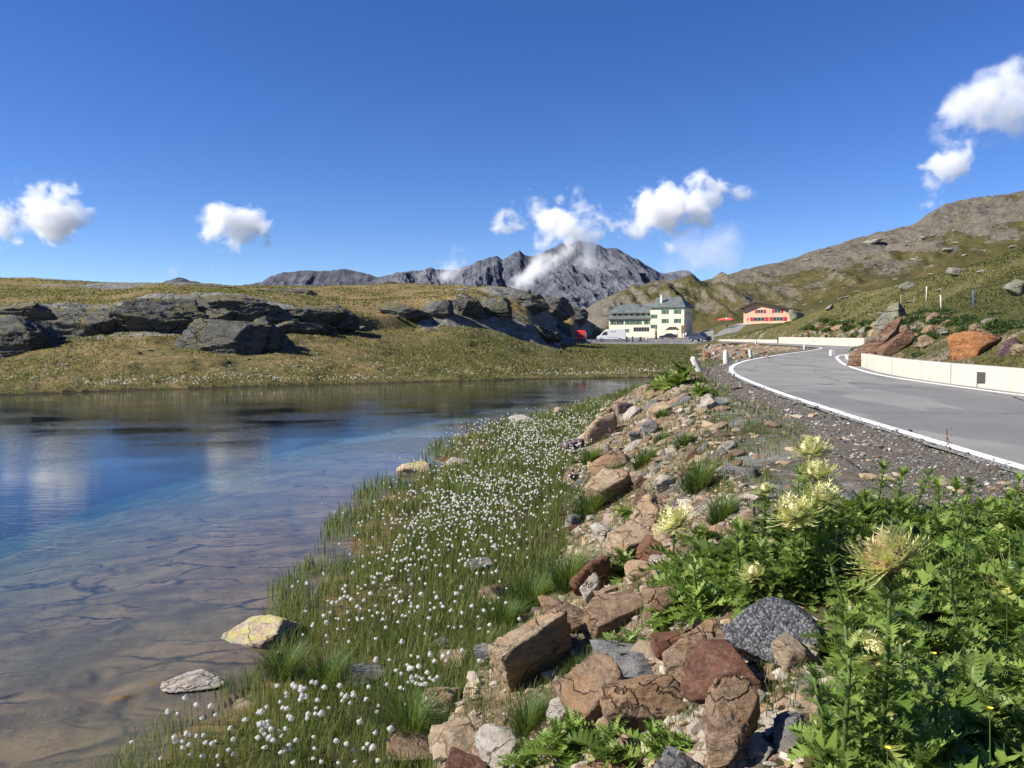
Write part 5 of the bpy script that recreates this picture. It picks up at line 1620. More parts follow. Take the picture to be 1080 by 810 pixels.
def thistle_head(parent, loc, size, brown, seed, lean=(0, 0)):
    rr = np.random.default_rng(seed)
    # long spiny bracts
    n = 150
    az = rr.uniform(0, 6.28, n); e = rr.uniform(-.35, 1.1, n)
    Vs, Fs, As = [], [], []
    b = 0
    for k in range(n):
        L = size * rr.uniform(.6, 1.12) * (1.1 if e[k] < .7 else .85)
        sp_ = 7
        s = np.linspace(0, 1, sp_)
        w = size * .032 * np.sin(PI * np.clip(s * .85 + .12, 0, 1)) * (1 - s) ** .35
        w[-1] = 0
        th = e[k] + rr.uniform(-.1, .9) * s
        dx = np.concatenate([[0], np.cumsum(np.cos(th[:-1]) / (sp_ - 1))]) * L
        dz = np.concatenate([[0], np.cumsum(np.sin(th[:-1]) / (sp_ - 1))]) * L
        ca, sa = math.cos(az[k]), math.sin(az[k])
        for i in range(sp_):
            for sd in (-1, 1):
                Vs.append((dx[i] * ca - sd * w[i] * sa, dx[i] * sa + sd * w[i] * ca, dz[i] - size * .12 + abs(w[i]) * .4))
                As.append(rr.uniform(0, 1))
        for i in range(sp_ - 1):
            a = b + 2 * i
            Fs.append((a, a + 1, a + 3, a + 2))
        # side spines
        for i in range(1, sp_ - 1):
            for sd in (-1, 1):
                q0 = len(Vs)
                c_ = np.array(Vs[b + 2 * i + (0 if sd < 0 else 1)]); d_ = np.array(Vs[b + 2 * (i + 1) + (0 if sd < 0 else 1)])
                tip = c_ + np.array([-sa * sd, ca * sd, .2]) * size * .13 + (d_ - c_) * 1.1
                Vs += [tuple(c_), tuple((c_ + d_) / 2), tuple(tip)]; As += [.5] * 3
                Fs.append((q0, q0 + 1, q0 + 2, q0 + 2))
        b = len(Vs)
    Vs = np.array(Vs)
    tri = [f[:3] for f in Fs if f[2] == f[3]]; qd = [f for f in Fs if f[2] != f[3]]
    head = link('flower_head', np_mesh('flower_head', Vs, [np.array(qd), np.array(tri)], [BRACT], {'rnd': np.array(As)}), parent, loc, (lean[0], lean[1], 0))
    # the florets, several crowded ovals
    V, F = ico(3)
    av, af = [], []
    nb = 6 if brown else 4
    for k in range(nb):
        a = 6.28 * k / nb + rr.uniform(-.3, .3); q_ = size * (.20 if k else 0) 
        spik = (vn3(V[:, 0] * 9 + k, V[:, 1] * 9, V[:, 2] * 9, seed) - .4) * .55
        W = V * (1 + spik * np.clip(V[:, 2] + .6, 0, 1))[:, None] * np.array([.25, .25, .34]) * size * (1.15 if brown else .9)
        W += np.array([math.cos(a) * q_, math.sin(a) * q_, size * (.16 + rr.uniform(-.03, .03))])
        av.append(W); af.append(F + k * len(V))
    link('florets', np_mesh('florets', np.concatenate(av), [np.concatenate(af)], [HEADB if brown else HEADY]), head)
    return head


def thistle(x, y, height, label, heads=(), nb_ros=12, nst=14, spread=.26, mat=None, seed=1, group='leafy thistle plants on the bank', stems=1, top=None, cat='thistle'):
    """heads: (dx, dy, height above ground, size, brown, lean)"""
    rr = np.random.default_rng(seed)
    z0 = float(H(x, y)[0])
    root = empty('thistle_plant', (x, y, z0 - .02), 0, label, cat, group)
    stem_pts = []
    mbx = MB()
    hd = heads if heads else [(rr.uniform(-.06, .06), rr.uniform(-.06, .06), height * rr.uniform(.7, 1), 0, 0, (0, 0)) for _ in range(stems)]
    Vs, Fs, As = [], [], []
    b = 0
    def put(T, B, az, e0, cv, L, roll, wm=1.0):
        nonlocal b
        W = place_leaf(T, B, az, e0, cv, L, roll, wm)
        Vs.append(W); Fs.append(T[1] + b); b += len(W)
        As.append(np.full(len(W), np.clip(rr.normal(.5, .22), 0, 1)))
    for (dx, dy, hz, size, brown, lean) in hd:
        p0, p1, p2 = np.array([0, 0, 0.]), np.array([dx * .35, dy * .35, hz * .5]), np.array([dx, dy, hz])
        mbx.tube([p0, p1, (p1 + p2) / 2 + np.array([dx * .1, dy * .1, 0]), p2], [.008, .007, .006, .005], 8, 0)
        for k in range(nst):
            t = .15 + .85 * (k / nst)
            B = p0 * (1 - t) ** 2 + 2 * t * (1 - t) * p1 + t * t * p2
            put(LT[rr.integers(4)], B, k * 2.4 + rr.uniform(-.4, .4), rr.uniform(.15, .8) + .3 * t, rr.uniform(.5, 1.5), spread * rr.uniform(.55, .95) * (1 - .35 * t), rr.uniform(-.3, .3))
        if not size:
            for k in range(6):
                put(LT[rr.integers(4)], p2, rr.uniform(0, 6.28), rr.uniform(.8, 1.3), rr.uniform(.2, .8), spread * rr.uniform(.35, .6), rr.uniform(-.3, .3))
    for k in range(nb_ros):
        put(LT[rr.integers(4)], np.array([rr.uniform(-.04, .04), rr.uniform(-.04, .04), .03]), k * 2.4 + rr.uniform(-.3, .3), rr.uniform(.2, 1.1), rr.uniform(.5, 1.4), spread * rr.uniform(.8, 1.3), rr.uniform(-.4, .4))
    link('leaves', np_mesh('leaves', np.concatenate(Vs), [np.concatenate(Fs)], [mat or LEAFM], {'rnd': np.concatenate(As)}, smooth=False), root)
    mbx.build('stem', STEMM, root, smooth=True)
    for i, (dx, dy, hz, size, brown, lean) in enumerate(hd):
        if size: thistle_head(root, (dx, dy, hz), size, brown, seed * 10 + i, lean)
    return root


def head_at(px, py, d):
    return np.array(at_d(px, py, d))


# flowering plants: (head picks in the picture with their distance), size of head, brown, label
FLOWER = [
 ((940, 592), 2.05, .112, True, (-.5, -.35), 'nearest thistle with a big brown and pale yellow flower head'),
 ((925, 690), 2.2, .085, False, (-.2, -.2), 'thistle with a pale yellow spiky head above the gravel clearing'),
 ((855, 476), 4.5, .12, False, (0, 0), 'tall thistle with the highest pale head against the road gravel'),
 ((862, 500), 4.2, .12, False, (0, .2), 'thistle whose pale head sits second highest under the tall one'),
 ((866, 525), 3.9, .11, False, (0, .2), 'thistle with a pale head just above the lowest one of the cluster'),
 ((838, 543), 3.8, .13, False, (-.1, -.2), 'thistle with the widest pale head of the cluster beside the gravel'),
 ((711, 553), 5.0, .15, False, (-.1, -.3), 'thistle with a pale yellow head alone among the bank rocks'),
 ((796, 606), 3.9, .08, False, (0, 0), 'thistle with a pale head low among dark leaves'),
 ((807, 517), 4.3, .06, False, (0, 0), 'thistle with a small pale bud on the edge of the leaves'),
]
fi = 0
for (pp, d, size, brown, lean, label) in FLOWER:
    hp = head_at(pp[0], pp[1], d)
    gz_ = float(H(hp[0], hp[1] + .03)[0])
    hz = max(.12, hp[2] - gz_ + .02)
    small = pp[0] == 711
    thistle(hp[0], hp[1] + .03, hz, label, [(0, -.03, hz, size, brown, lean)], 14 if not small else 4, 40 if not small else 5, .15, LEAFM, 200 + fi, 'flowering thistles')
    if not small and pp[0] != 796:
        rq = np.random.default_rng(900 + fi)
        for k in range(4):
            aa = rq.uniform(0, 6.28); q_ = rq.uniform(.07, .16)
            thistle(hp[0] + math.cos(aa) * q_, hp[1] + .03 + abs(math.sin(aa)) * q_, hz * rq.uniform(.62, .86), 'leafy flowerless thistle crowding round one of the pale flower heads', (), 8, 22, rq.uniform(.11, .15),
                    LEAFL if k == 0 else LEAFM, 1500 + fi * 5 + k, 'leafy thistles around the pale flower heads')
    fi += 1


def proj(x, y, z):
    dz_ = z - CAMZ
    f = y * cp - dz_ * sp
    v = (y * sp + dz_ * cp) / f
    return 540 + FPX * x / f, 405 - FPX * v


# leafy mass
poly = [(700, 640), (735, 600), (790, 592), (850, 570), (905, 540), (960, 545), (1020, 548), (1100, 535), (1700, 600), (2600, 1400), (2000, 2400), (960, 2000), (950, 860), (905, 735), (900, 700), (880, 640), (800, 622), (760, 640), (715, 668)]


def inside(px, py, pl):
    c = False
    for i in range(len(pl)):
        x1, y1 = pl[i]; x2, y2 = pl[i - 1]
        if (y1 > py) != (y2 > py) and px < (x2 - x1) * (py - y1) / (y2 - y1) + x1: c = not c
    return c


rp = np.random.default_rng(8)
spots = []
tries = 0
while tries < 14000 and len(spots) < 230:
    tries += 1
    y = rp.uniform(.55, 6.2); x = rp.uniform(.3, 4.0)
    z = float(H(x, y)[0])
    px, py = proj(x, y, z)
    if px > 1350 or not inside(px, py, poly): continue
    dmin = .10 + .025 * y
    if any((x - a) ** 2 + (y - b) ** 2 < dmin ** 2 for a, b in spots): continue
    if z > 1.45 and px < 0: continue
    spots.append((x, y))
print('thistle spots', len(spots))
for i, (x, y) in enumerate(spots):
    z = float(H(x, y)[0]); px, py = proj(x, y, z)
    hh_ = rp.uniform(.26, .50) if px > 860 else rp.uniform(.2, .38)
    if y > 3.2: hh_ = rp.uniform(.28, .50)
    if y < 1.2: hh_ = rp.uniform(.15, .3)
    where = 'beside the gravel verge' if py < 640 else 'in the thick of the leaves nearest the viewer'
    if i % 2:
        thistle(x, y, hh_ * .45, 'broad rosette of spiny green thistle leaves ' + where, (), 26, 5, rp.uniform(.17, .27), LEAFL if rp.uniform() < .3 else LEAFM, 400 + i, 'thistle rosettes beside the gravel verge' if py < 640 else 'thistle rosettes nearest the viewer')
        continue
    thistle(x, y, hh_ * .85, 'low leafy green thistle without a flower ' + where, (), 11, 19, rp.uniform(.11, .165), LEAFL if rp.uniform() < .28 else LEAFM, 400 + i,
            'flowerless thistles beside the gravel verge' if py < 640 else 'flowerless thistles nearest the viewer')
# separate small plants: base in the picture, width in px, label
SOLO = [(660, 612, 60, LEAFM, 'dark green leafy plant between the leaning red block and the tan stone'), (640, 606, 40, LEAFM, 'smaller dark leafy plant next to the leaning red block'),
        (740, 650, 70, LEAFL, 'bright fern like thistle leaves right of the rusty ledge'), (712, 655, 60, LEAFL, 'bright thistle leaves below the brown peaked rock'),
        (760, 622, 60, LEAFM, 'dark thistle leaves uphill of the bright ones'), (650, 700, 56, LEAFM, 'green thistle leaves above the grey streaked slab'),
        (672, 690, 44, LEAFL, 'light green thistle rosette behind the grey streaked slab'), (600, 800, 90, LEAFL, 'light thistle leaves in front of the brown rock heap'),
        (650, 815, 90, LEAFM, 'big thistle leaves reaching over the bottom rocks'), (705, 800, 70, LEAFL, 'thistle leaves before the big pointed brown rock'), (560, 815, 60, LEAFM, 'leafy clump beside the pale speckled boulder'),
        (716, 409, 36, LEAFM, 'bushy thistle far along the bank nearest the leaning stone post'), (702, 411, 30, LEAFM, 'left half of the far thistle bush with pale tips'),
        (738, 418, 20, LEAFL, 'small bright plant on the verge in front of the far thistle bush'), (677, 522, 16, LEAFL, 'pale green rosette low on the bank'),
        (660, 545, 26, LEAFL, 'light green leaves above the white cornered stone'), (790, 592, 60, LEAFM, 'dark thistle at the upper edge of the leafy mass'), (735, 572, 40, LEAFM, 'dark leafy thistle beside the bright grass tuft'),
        (750, 625, 50, LEAFM, 'dark leaf clump next to the rusty wedged rock'), (700, 668, 40, LEAFL, 'bright leaves close to the upright brown rock'), (885, 632, 50, LEAFM, 'dark leaves right above the asphalt lump')]
for i, (px, py, wpx, mat, label) in enumerate(SOLO):
    p = on_ground(px, py, 60)[0]
    wm = wpx * p[1] / FPX * (1.35 if py < 420 else 1.0)
    thistle(p[0], p[1], wm * .4, label, (), 16, 9, wm * .55, mat, 700 + i, 'small leafy plants on the bank', 2)

# yellow daisies and dry grass heads by the picture's right edge
YEL = simple('yellow_petal', (.80, .62, .05), .7, 0, .2, 40)
def daisy(px, py, d, label):
    p = on_ground(px, py, 20, lift=.30)[0]
    gz_ = float(H(p[0], p[1])[0])
    hz = .30
    root = empty('yellow_flower', (p[0], p[1], gz_), 0, label, 'flower', 'yellow wildflowers')
    a = MB(); a.tube([(0, 0, 0), (.005, 0, hz * .5), (0, 0, hz)], .0016, 5); a.build('stem', STEMM, root)
    a = MB()
    for k in range(13):
        t = 2 * PI * k / 13
        c_, s_ = math.cos(t), math.sin(t)
        a.add([(c_ * .0015, s_ * .0015, hz + .001), (c_ * .005 - s_ * .002, s_ * .005 + c_ * .002, hz + .003), (c_ * .008, s_ * .008, hz + .005), (c_ * .005 + s_ * .002, s_ * .005 - c_ * .002, hz + .003)], [(0, 1, 2, 3)])
    a.build('petals', YEL, root)
for q_ in [(1062, 622, 1.9, 'yellow flower nearest the picture edge among leaves'), (990, 742, 2.1, 'yellow flower low in the leaves, lowest but one'), (1000, 736, 2.12, 'yellow flower of the low group, highest of it'), (1044, 748, 2.0, 'yellow flower of the low group, nearest the edge'),
           (936, 790, 2.1, 'yellow flower beside the dark brown stone'), (985, 690, 2.0, 'yellow flower alone in the middle of the leaves'), (882, 556, 3.0, 'yellow flower under the cluster of pale heads')]:
    daisy(*q_)
# long dry grass at the verge by the right edge
def dry_tuft(px, py, label, h_, nb=90, spread=.1):
    p = on_ground(px, py, 30)[0]
    a = r.uniform(0, 6.28, nb)
    q_ = r.uniform(0, spread, nb)
    P_ = np.stack([q_ * np.cos(a), q_ * np.sin(a), np.full(nb, -.01)], 1)
    V, Q, T, A = blades(P_, h_ * r.uniform(.5, 1.1, nb), np.full(nb, .0022), r.uniform(.2, 1.1, nb), a, r.uniform(.5, 1, nb))
    tag(link('dry_grass_tuft', np_mesh('dry_grass_tuft', V, [Q, T], [DRYG], {'rnd': A}), None, tuple(p)), label, 'grass tuft', 'dry yellowish grass tufts')
DRYG = leafy('dry_grass', (.12, .17, .04), (.40, .38, .16), (.5, .45, .25))
dry_tuft(1068, 640, 'yellowish long grass at the right picture edge below the road', .30, 150, .14)
dry_tuft(1020, 620, 'thin yellowish grass above the brown thistle head', .22, 80)
dry_tuft(960, 600, 'pale dry grass behind the brown thistle head', .22, 70)
dry_tuft(905, 590, 'sparse dry grass between two groups of thistles', .2, 50)
dry_tuft(1050, 560, 'dry grass nearest the road paint at the right edge', .25, 80)
# reddish sorrel stalk in front of the road
p = on_ground(1000, 505, 30)[0]
rt = empty('sorrel_stalk', tuple(p), 0, 'thin brown seed stalk standing before the white road line', 'seed stalk')
a = MB(); a.tube([(0, 0, 0), (.01, 0, .2), (-.02, 0, .42)], [.003, .003, .002], 5); a.build('stem', simple('sorrel_stem', (.22, .13, .07), .8), rt)
a = MB()
for k in range(16):
    t = k / 16
    c_ = Vector((-.02 + .006 * math.sin(k * 2.1) + (.03 if k % 5 == 0 else 0), .004 * math.cos(k), .25 + .18 * t))
    a.tube([c_ + Vector((0, 0, -.008)), c_, c_ + Vector((0, 0, .008))], [.001, .006, .001], 5)
a.build('seeds', simple('sorrel_seeds', (.16, .07, .05), .9), rt)

# ---- low shrubs and rank grass in the road cutting
SHR = leafy('shrub_leaf', (.020, .045, .012), (.06, .095, .026), (.15, .15, .05), .25)
shm = []
for k in range(5):
    q2_ = np.random.default_rng(60 + k)
    nb = 420
    dirs = q2_.normal(size=(nb, 3)); dirs /= np.linalg.norm(dirs, axis=1)[:, None]; dirs[:, 2] = np.abs(dirs[:, 2])
    rad = q2_.uniform(.35, 1, nb) ** .5 * (1 + .5 * fbm3(dirs * 2 + k, 2, k))
    C0 = dirs * rad[:, None] * np.array([.5, .5, .42])
    t1 = q2_.normal(size=(nb, 3)); t1 /= np.linalg.norm(t1, axis=1)[:, None]; t2 = np.cross(t1, q2_.normal(size=(nb, 3))); t2 /= np.linalg.norm(t2, axis=1)[:, None]
    L1 = .085
    V = np.stack([C0 - t1 * L1, C0 + t2 * L1 * .35, C0 + t1 * L1, C0 - t2 * L1 * .35], 1).reshape(-1, 3)
    shm.append(np_mesh('shrub', V, [np.arange(nb * 4).reshape(nb, 4)], [SHR], {'rnd': np.repeat(q2_.uniform(0, 1, nb), 4)}))
q2_ = np.random.default_rng(99)
for i in range(95):
    yy = q2_.uniform(14, 42) if i < 75 else q2_.uniform(82, 108)
    xx = float(x_wall(yy)) + (q2_.uniform(.5, 5.0) if i % 2 else q2_.uniform(2.2, 4.2))
    sz = q2_.uniform(.3, .9) * (1 if yy < 50 else 2)
    o = link('shrub', shm[i % 5], None, (xx, yy, float(H(xx, yy)[0]) - .03), (0, 0, q2_.uniform(0, 6.28)), (sz * 1.5, sz * 1.2, sz * .8))
    tag(o, 'low dark green shrub among the rocks of the ' + ('near' if yy < 50 else 'far') + ' cutting', 'shrub', 'shrubs of the ' + ('near' if yy < 50 else 'far') + ' cutting')
# ------------------------------------------------------------------ buildings
PLAST = simple('cream_plaster', (.74, .66, .49), .9, 0, .06, 1.2, .2, .05)
PLAST2 = simple('salmon_plaster', (.66, .40, .27), .9, 0, .06, 1.2, .2, .05)
GROOF = NT('green_metal_roof')
_P = GROOF.obj()
_w = GROOF.n('ShaderNodeTexWave', {'Vector': _P, 'Scale': .9, 'Distortion': 0.0}, wave_type='BANDS', bands_direction='X').outputs[1]
_c = GROOF.mix(GROOF.step(GROOF.noise(_P, .7, 5, .6), .35, .65), (.09, .108, .10), (.145, .165, .152))
GROOF.bsdf(_c, .55, GROOF.bump(GROOF.step(_w, .9, 1.0), .5, .05), .1, .4); GROOF = GROOF.m
DROOF = simple('dark_wood_roof', (.055, .04, .032), .8, 0, .3, 3)
GLASS = NT('window_glass'); GLASS.bsdf((.03, .035, .045), .08, spec=.6); GLASS = GLASS.m
GSHUT = simple('green_shutter', (.03, .17, .075), .6)
RSHUT = simple('red_shutter', (.45, .03, .035), .6)
TRIM = simple('window_trim', (.62, .58, .5), .8)
WOODM = simple('brown_wood', (.20, .11, .055), .8, 0, .3, 6)
DARKM = simple('dark_metal', (.05, .052, .055), .6)
STONEM = simple('whitewashed_stone', (.56, .54, .49), .9, 0, .25, 9, .2, .5)
RUBBER = simple('tyre_rubber', (.025, .025, .027), .8)
RIM = simple('wheel_metal', (.4, .4, .42), .4, .8)
LAMP = simple('headlamp_glass', (.7, .7, .68), .2)


def window(parent, x, z, w_, h_, shut=None, sw=.42, y=0.0, nx=2):
    """one opening on the facade at y: recessed pane, frame, shutters"""
    a = MB()
    t = .06
    a.box(x - w_ / 2 - t, x - w_ / 2, y - .05, y + .02, z - t, z + h_ + t)
    a.box(x + w_ / 2, x + w_ / 2 + t, y - .05, y + .02, z - t, z + h_ + t)
    a.box(x - w_ / 2, x + w_ / 2, y - .05, y + .02, z + h_, z + h_ + t)
    a.box(x - w_ / 2, x + w_ / 2, y - .08, y + .02, z - t, z)
    for k in range(1, nx):
        xx = x - w_ / 2 + w_ * k / nx
        a.box(xx - .025, xx + .025, y - .045, y + .02, z, z + h_)
    fr = a.build('window', TRIM, parent)
    a = MB(); a.box(x - w_ / 2, x + w_ / 2, y - .02, y + .01, z, z + h_); a.build('pane', GLASS, fr)
    if shut:
        for sd in (-1, 1):
            a = MB()
            x0 = x + sd * (w_ / 2 + t + .02); x1 = x0 + sd * sw
            a.box(min(x0, x1), max(x0, x1), y - .09, y - .03, z - .02, z + h_ + .02)
            for k in range(6):
                zz = z + h_ * (k + .3) / 6
                a.box(min(x0, x1) + .04, max(x0, x1) - .04, y - .105, y - .09, zz, zz + h_ * .09)
            a.build('shutter', shut, fr)


def ground_pt(px, d):
    x = (px - 540) / FPX * d
    return x, d, float(H(x, d)[0])


hx, hy, hz = ground_pt(642, 236)
hotel = empty('hotel', (hx, hy, hz - .1), math.radians(-27), 'long cream hotel with green roofs and green shutters across the car park', 'hotel')
Wn, Mn, DP = 12.4, 9.6, 8.2
L_ = Wn + Mn
a = MB()
a.box(0, Wn, 0, DP, -1.5, 4.15)                     # wing, lower storeys
a.box(.25, Wn, 1.5, DP - .02, 4.15, 5.9)            # wing, set back upper storey
a.box(Wn, L_, -.4, DP + .3, -1.5, 7.15)             # main block
a.build('wall', PLAST, hotel)
a = MB()
# strip roof over the lower storeys, sloping to the front
a.add([(-.4, -.6, 4.05), (Wn, -.6, 4.05), (Wn, 1.6, 4.95), (-.4, 1.6, 4.95), (-.4, -.6, 4.2), (Wn, -.6, 4.2), (Wn, 1.6, 5.1), (-.4, 1.6, 5.1)],
      [(0, 1, 2, 3), (4, 7, 6, 5), (0, 4, 5, 1), (3, 2, 6, 7), (0, 3, 7, 4), (1, 5, 6, 2)])
a.build('lower_roof', GROOF, hotel)
a = MB()
a.add([(-.3, .9, 5.75), (Wn, .9, 5.75), (Wn, 5, 8.4), (.9, 5, 8.4), (-.3, DP + .5, 5.75), (Wn, DP + .5, 5.75), (-.3, .9, 5.9), (Wn, .9, 5.9), (-.3, DP + .5, 5.9), (Wn, DP + .5, 5.9)],
      [(6, 7, 2, 3), (9, 8, 3, 2), (8, 6, 3), (0, 1, 7, 6), (5, 4, 8, 9), (4, 0, 6, 8), (0, 4, 5, 1)])
a.build('wing_roof', GROOF, hotel)
a = MB()
x0, x1, y0, y1 = Wn - .35, L_ + .45, -.9, DP + .8
ym = (y0 + y1) / 2
a.add([(x0, y0, 7.05), (x1, y0, 7.05), (x1, y1, 7.05), (x0, y1, 7.05), (x0, y0, 7.25), (x1, y0, 7.25), (x1, y1, 7.25), (x0, y1, 7.25), (x0 + .9, ym, 10.2), (x1 - 2.6, ym, 10.2)],
      [(0, 3, 2, 1), (0, 1, 5, 4), (1, 2, 6, 5), (2, 3, 7, 6), (3, 0, 4, 7), (4, 5, 9, 8), (5, 6, 9), (6, 7, 8, 9), (7, 4, 8)])
rf = a.build('main_roof', GROOF, hotel)
a = MB(); a.box(Wn + 2.3, Wn + 2.9, 1.1, 1.7, 7.6, 10.6); a.box(Wn + 2.2, Wn + 3.0, 1.0, 1.8, 10.6, 10.75)
a.build('chimney', TRIM, rf)
a = MB(); a.box(Wn - 4.6, Wn - 4.3, 3.6, 3.9, 7.0, 8.8); a.build('chimney', DARKM, hotel)
for k in range(7):       # upper band under the wing roof
    window(hotel, 1.2 + k * 1.72, 5.02, .85, .55, None, y=1.5, nx=1)
for xx, w_ in ((1.3, .8), (5.7, .75), (7.5, .7), (8.9, .7), (11.3, .8)):
    window(hotel, xx, 2.55, w_, 1.05, GSHUT)
window(hotel, 3.4, 2.55, 2.0, 1.05, None, nx=4)
window(hotel, 5.3, .35, .7, .9, GSHUT, .3)
window(hotel, 9.7, .55, 4.6, 1.15, None, nx=6)
for xx in (Wn + 4.2, Wn + 7.7):
    window(hotel, xx, 5.35, .8, 1.1, GSHUT, .5, y=-.4)
    window(hotel, xx, 2.85, .8, 1.1, GSHUT, .5, y=-.4)
window(hotel, Wn + 1.0, 4.2, .75, 1.0, GSHUT, .45, y=-.4)
window(hotel, Wn + 1.0, 1.4, .75, 1.0, GSHUT, .45, y=-.4)
a = MB(); a.box(Wn + 8.8, Wn + 9.7, -.45, -.38, 0, 2.1); a.build('door', WOODM, hotel)
for k in range(3):       # windows on the shaded end wall
    a = MB(); a.box(L_ - .01, L_ + .05, 1.6 + k * 2.6, 2.4 + k * 2.6, 4.9, 6.0); f_ = a.build('window', TRIM, hotel)
    a = MB(); a.box(L_ + .05, L_ + .06, 1.7 + k * 2.6, 2.3 + k * 2.6, 5.0, 5.9); a.build('pane', GLASS, f_)

# red shuttered house
rx, ry, rz_ = ground_pt(783.5, 232)
rz_ = at_d(783, 341.5, 232)[2]
house = empty('mountain_house', (rx, ry, rz_), math.radians(-27), 'salmon chalet with red shutters and dark gabled roof above the bend', 'house')
WH = 13.3
gab = [(0, -2.5), (WH, -2.5), (WH, 3.8), (3.6, 5.9), (0, 4.4)]
a = MB(); a.prism(gab, 0, 8.5); a.build('wall', PLAST2, house)
a = MB()
def slab(p, q, y0, y1, t):
    d_ = Vector((q[0] - p[0], 0, q[1] - p[1])).normalized(); n_ = Vector((-d_.z, 0, d_.x)) * t
    a.prism([p, q, (q[0] + n_.x, q[1] + n_.z), (p[0] + n_.x, p[1] + n_.z)], y0, y1)
slab((3.6, 5.93), (WH + 1.0, 3.60), -1.1, 9.2, .26)
slab((-.9, 4.04), (3.6, 5.93), -1.1, 9.2, .26)
a.build('roof', DROOF, house)
for xx, w_ in ((4.6, 1.5), (9.2, 1.5)): window(house, xx, 3.0, w_, .85, RSHUT, .6)
for xx, w_ in ((4.3, 2.9), (9.4, 2.6)): window(house, xx, .75, w_, 1.0, RSHUT, .95, nx=3)
window(house, 13.0 - 1.2, 3.0, .01 + .5, .7, None, nx=1)
a = MB(); a.box(-.6, WH, -1.3, -.05, -1.4, -.02); a.build('terrace', STONEM, house)

# kiosk in front of the hotel
kx, ky, kz = ground_pt(703, 214)
kiosk = empty('kiosk', (kx, ky, kz), math.radians(-10), 'small wooden kiosk with dark canopy before the hotel', 'kiosk')
a = MB(); a.box(0, 2.9, 0, 1.8, 0, 1.15); a.box(0, .12, 0, .12, 1.15, 2.3); a.box(2.78, 2.9, 0, .12, 1.15, 2.3); a.box(0, .12, 1.7, 1.8, 1.15, 2.3); a.box(2.78, 2.9, 1.7, 1.8, 1.15, 2.3)
a.build('counter', simple('kiosk_wood', (.36, .20, .11), .8), kiosk)
a = MB(); a.box(-.3, 3.2, -.4, 2.1, 2.3, 2.42); a.add([(-.3, -.4, 2.42), (3.2, -.4, 2.42), (3.2, 2.1, 2.42), (-.3, 2.1, 2.42), (.6, .85, 3.1), (2.3, .85, 3.1)], [(0, 1, 5, 4), (1, 2, 5), (2, 3, 4, 5), (3, 0, 4), (0, 3, 2, 1)])
a.build('canopy', DROOF, kiosk)

# dark notice board and road sign
def board(px, d, w_, h_, label, mat, z0=.9):
    x, y, z = ground_pt(px, d)
    rt_ = empty('notice_board', (x, y, z), 0, label, 'sign')
    a = MB(); a.box(-w_ / 2, w_ / 2, 0, .06, z0, z0 + h_); a.build('panel', mat, rt_)
    for sx in (-1, 1):
        a = MB(); a.box(sx * w_ * .4 - .04, sx * w_ * .4 + .04, .07, .15, 0, z0 + h_ * .8); a.build('post', DARKM, rt_)
board(734, 160, 1.35, .62, 'dark slatted notice board at the car park rim beside the car', DARKM, .45)

# flag-like banners and tall brown figure post
x, y, z = ground_pt(691.5, 196)
rt_ = empty('carved_post', (x, y, z), 0, 'tall brown carved wooden post between the hotel and the fence', 'post')
a = MB(); a.tube([(0, 0, 0), (.05, 0, .9), (-.03, 0, 1.6), (.02, 0, 2.3)], [.35, .26, .30, .16], 10); a.tube([(-.5, 0, 1.0), (.02, 0, 1.5)], [.07, .12], 6); a.build('trunk', WOODM, rt_, smooth=True)
a = MB(); a.tube([(.02, 0, 2.28), (.02, 0, 2.45), (.02, 0, 2.75), (.02, 0, 2.9)], [.08, .19, .17, .05], 10); a.build('head', WOODM, rt_, smooth=True)

# guard rail of the car park
for k, (pa, pb) in enumerate(((618, 652), (654, 690), (692, 728))):
    xa, ya, za = ground_pt(pa, 155); xb, yb, zb2 = ground_pt(pb, 156)
    rt_ = empty('railing', (xa, ya, za), 0, ['low grey railing of the car park beside the red truck', 'low grey railing of the car park under the hotel wing', 'low grey railing of the car park under the kiosk'][k], 'railing', 'car park railings')
    n_ = 6
    for i in range(n_ + 1):
        t = i / n_
        xx, yy = (xb - xa) * t, (yb - ya) * t
        zz = float(H(xa + xx, ya + yy)[0]) - za
        a = MB(); a.box(xx - .05, xx + .05, yy - .05, yy + .05, zz - .2, zz + .72); a.build('post', STONEM, rt_)
    for hh in (.32, .62):
        a = MB(); a.tube([(0, -.08, hh), ((xb - xa) / 2, (yb - ya) / 2 - .08, hh + (zb2 - za) / 2), (xb - xa, yb - ya - .08, hh + zb2 - za)], .035, 6); a.build('rail', RIM, rt_)


# ------------------------------------------------------------------ vehicles, built pointing to -x
def wheel(parent, x, y, r_, w_=.2):
    a = MB(); a.tube([(x, y - w_ / 2, r_), (x, y + w_ / 2, r_)], r_, 20); wh = a.build('wheel', RUBBER, parent, bevel=0)
    a = MB(); a.tube([(x, y - w_ / 2 - .012, r_), (x, y + w_ / 2 + .012, r_)], r_ * .58, 14); a.build('rim', RIM, wh)


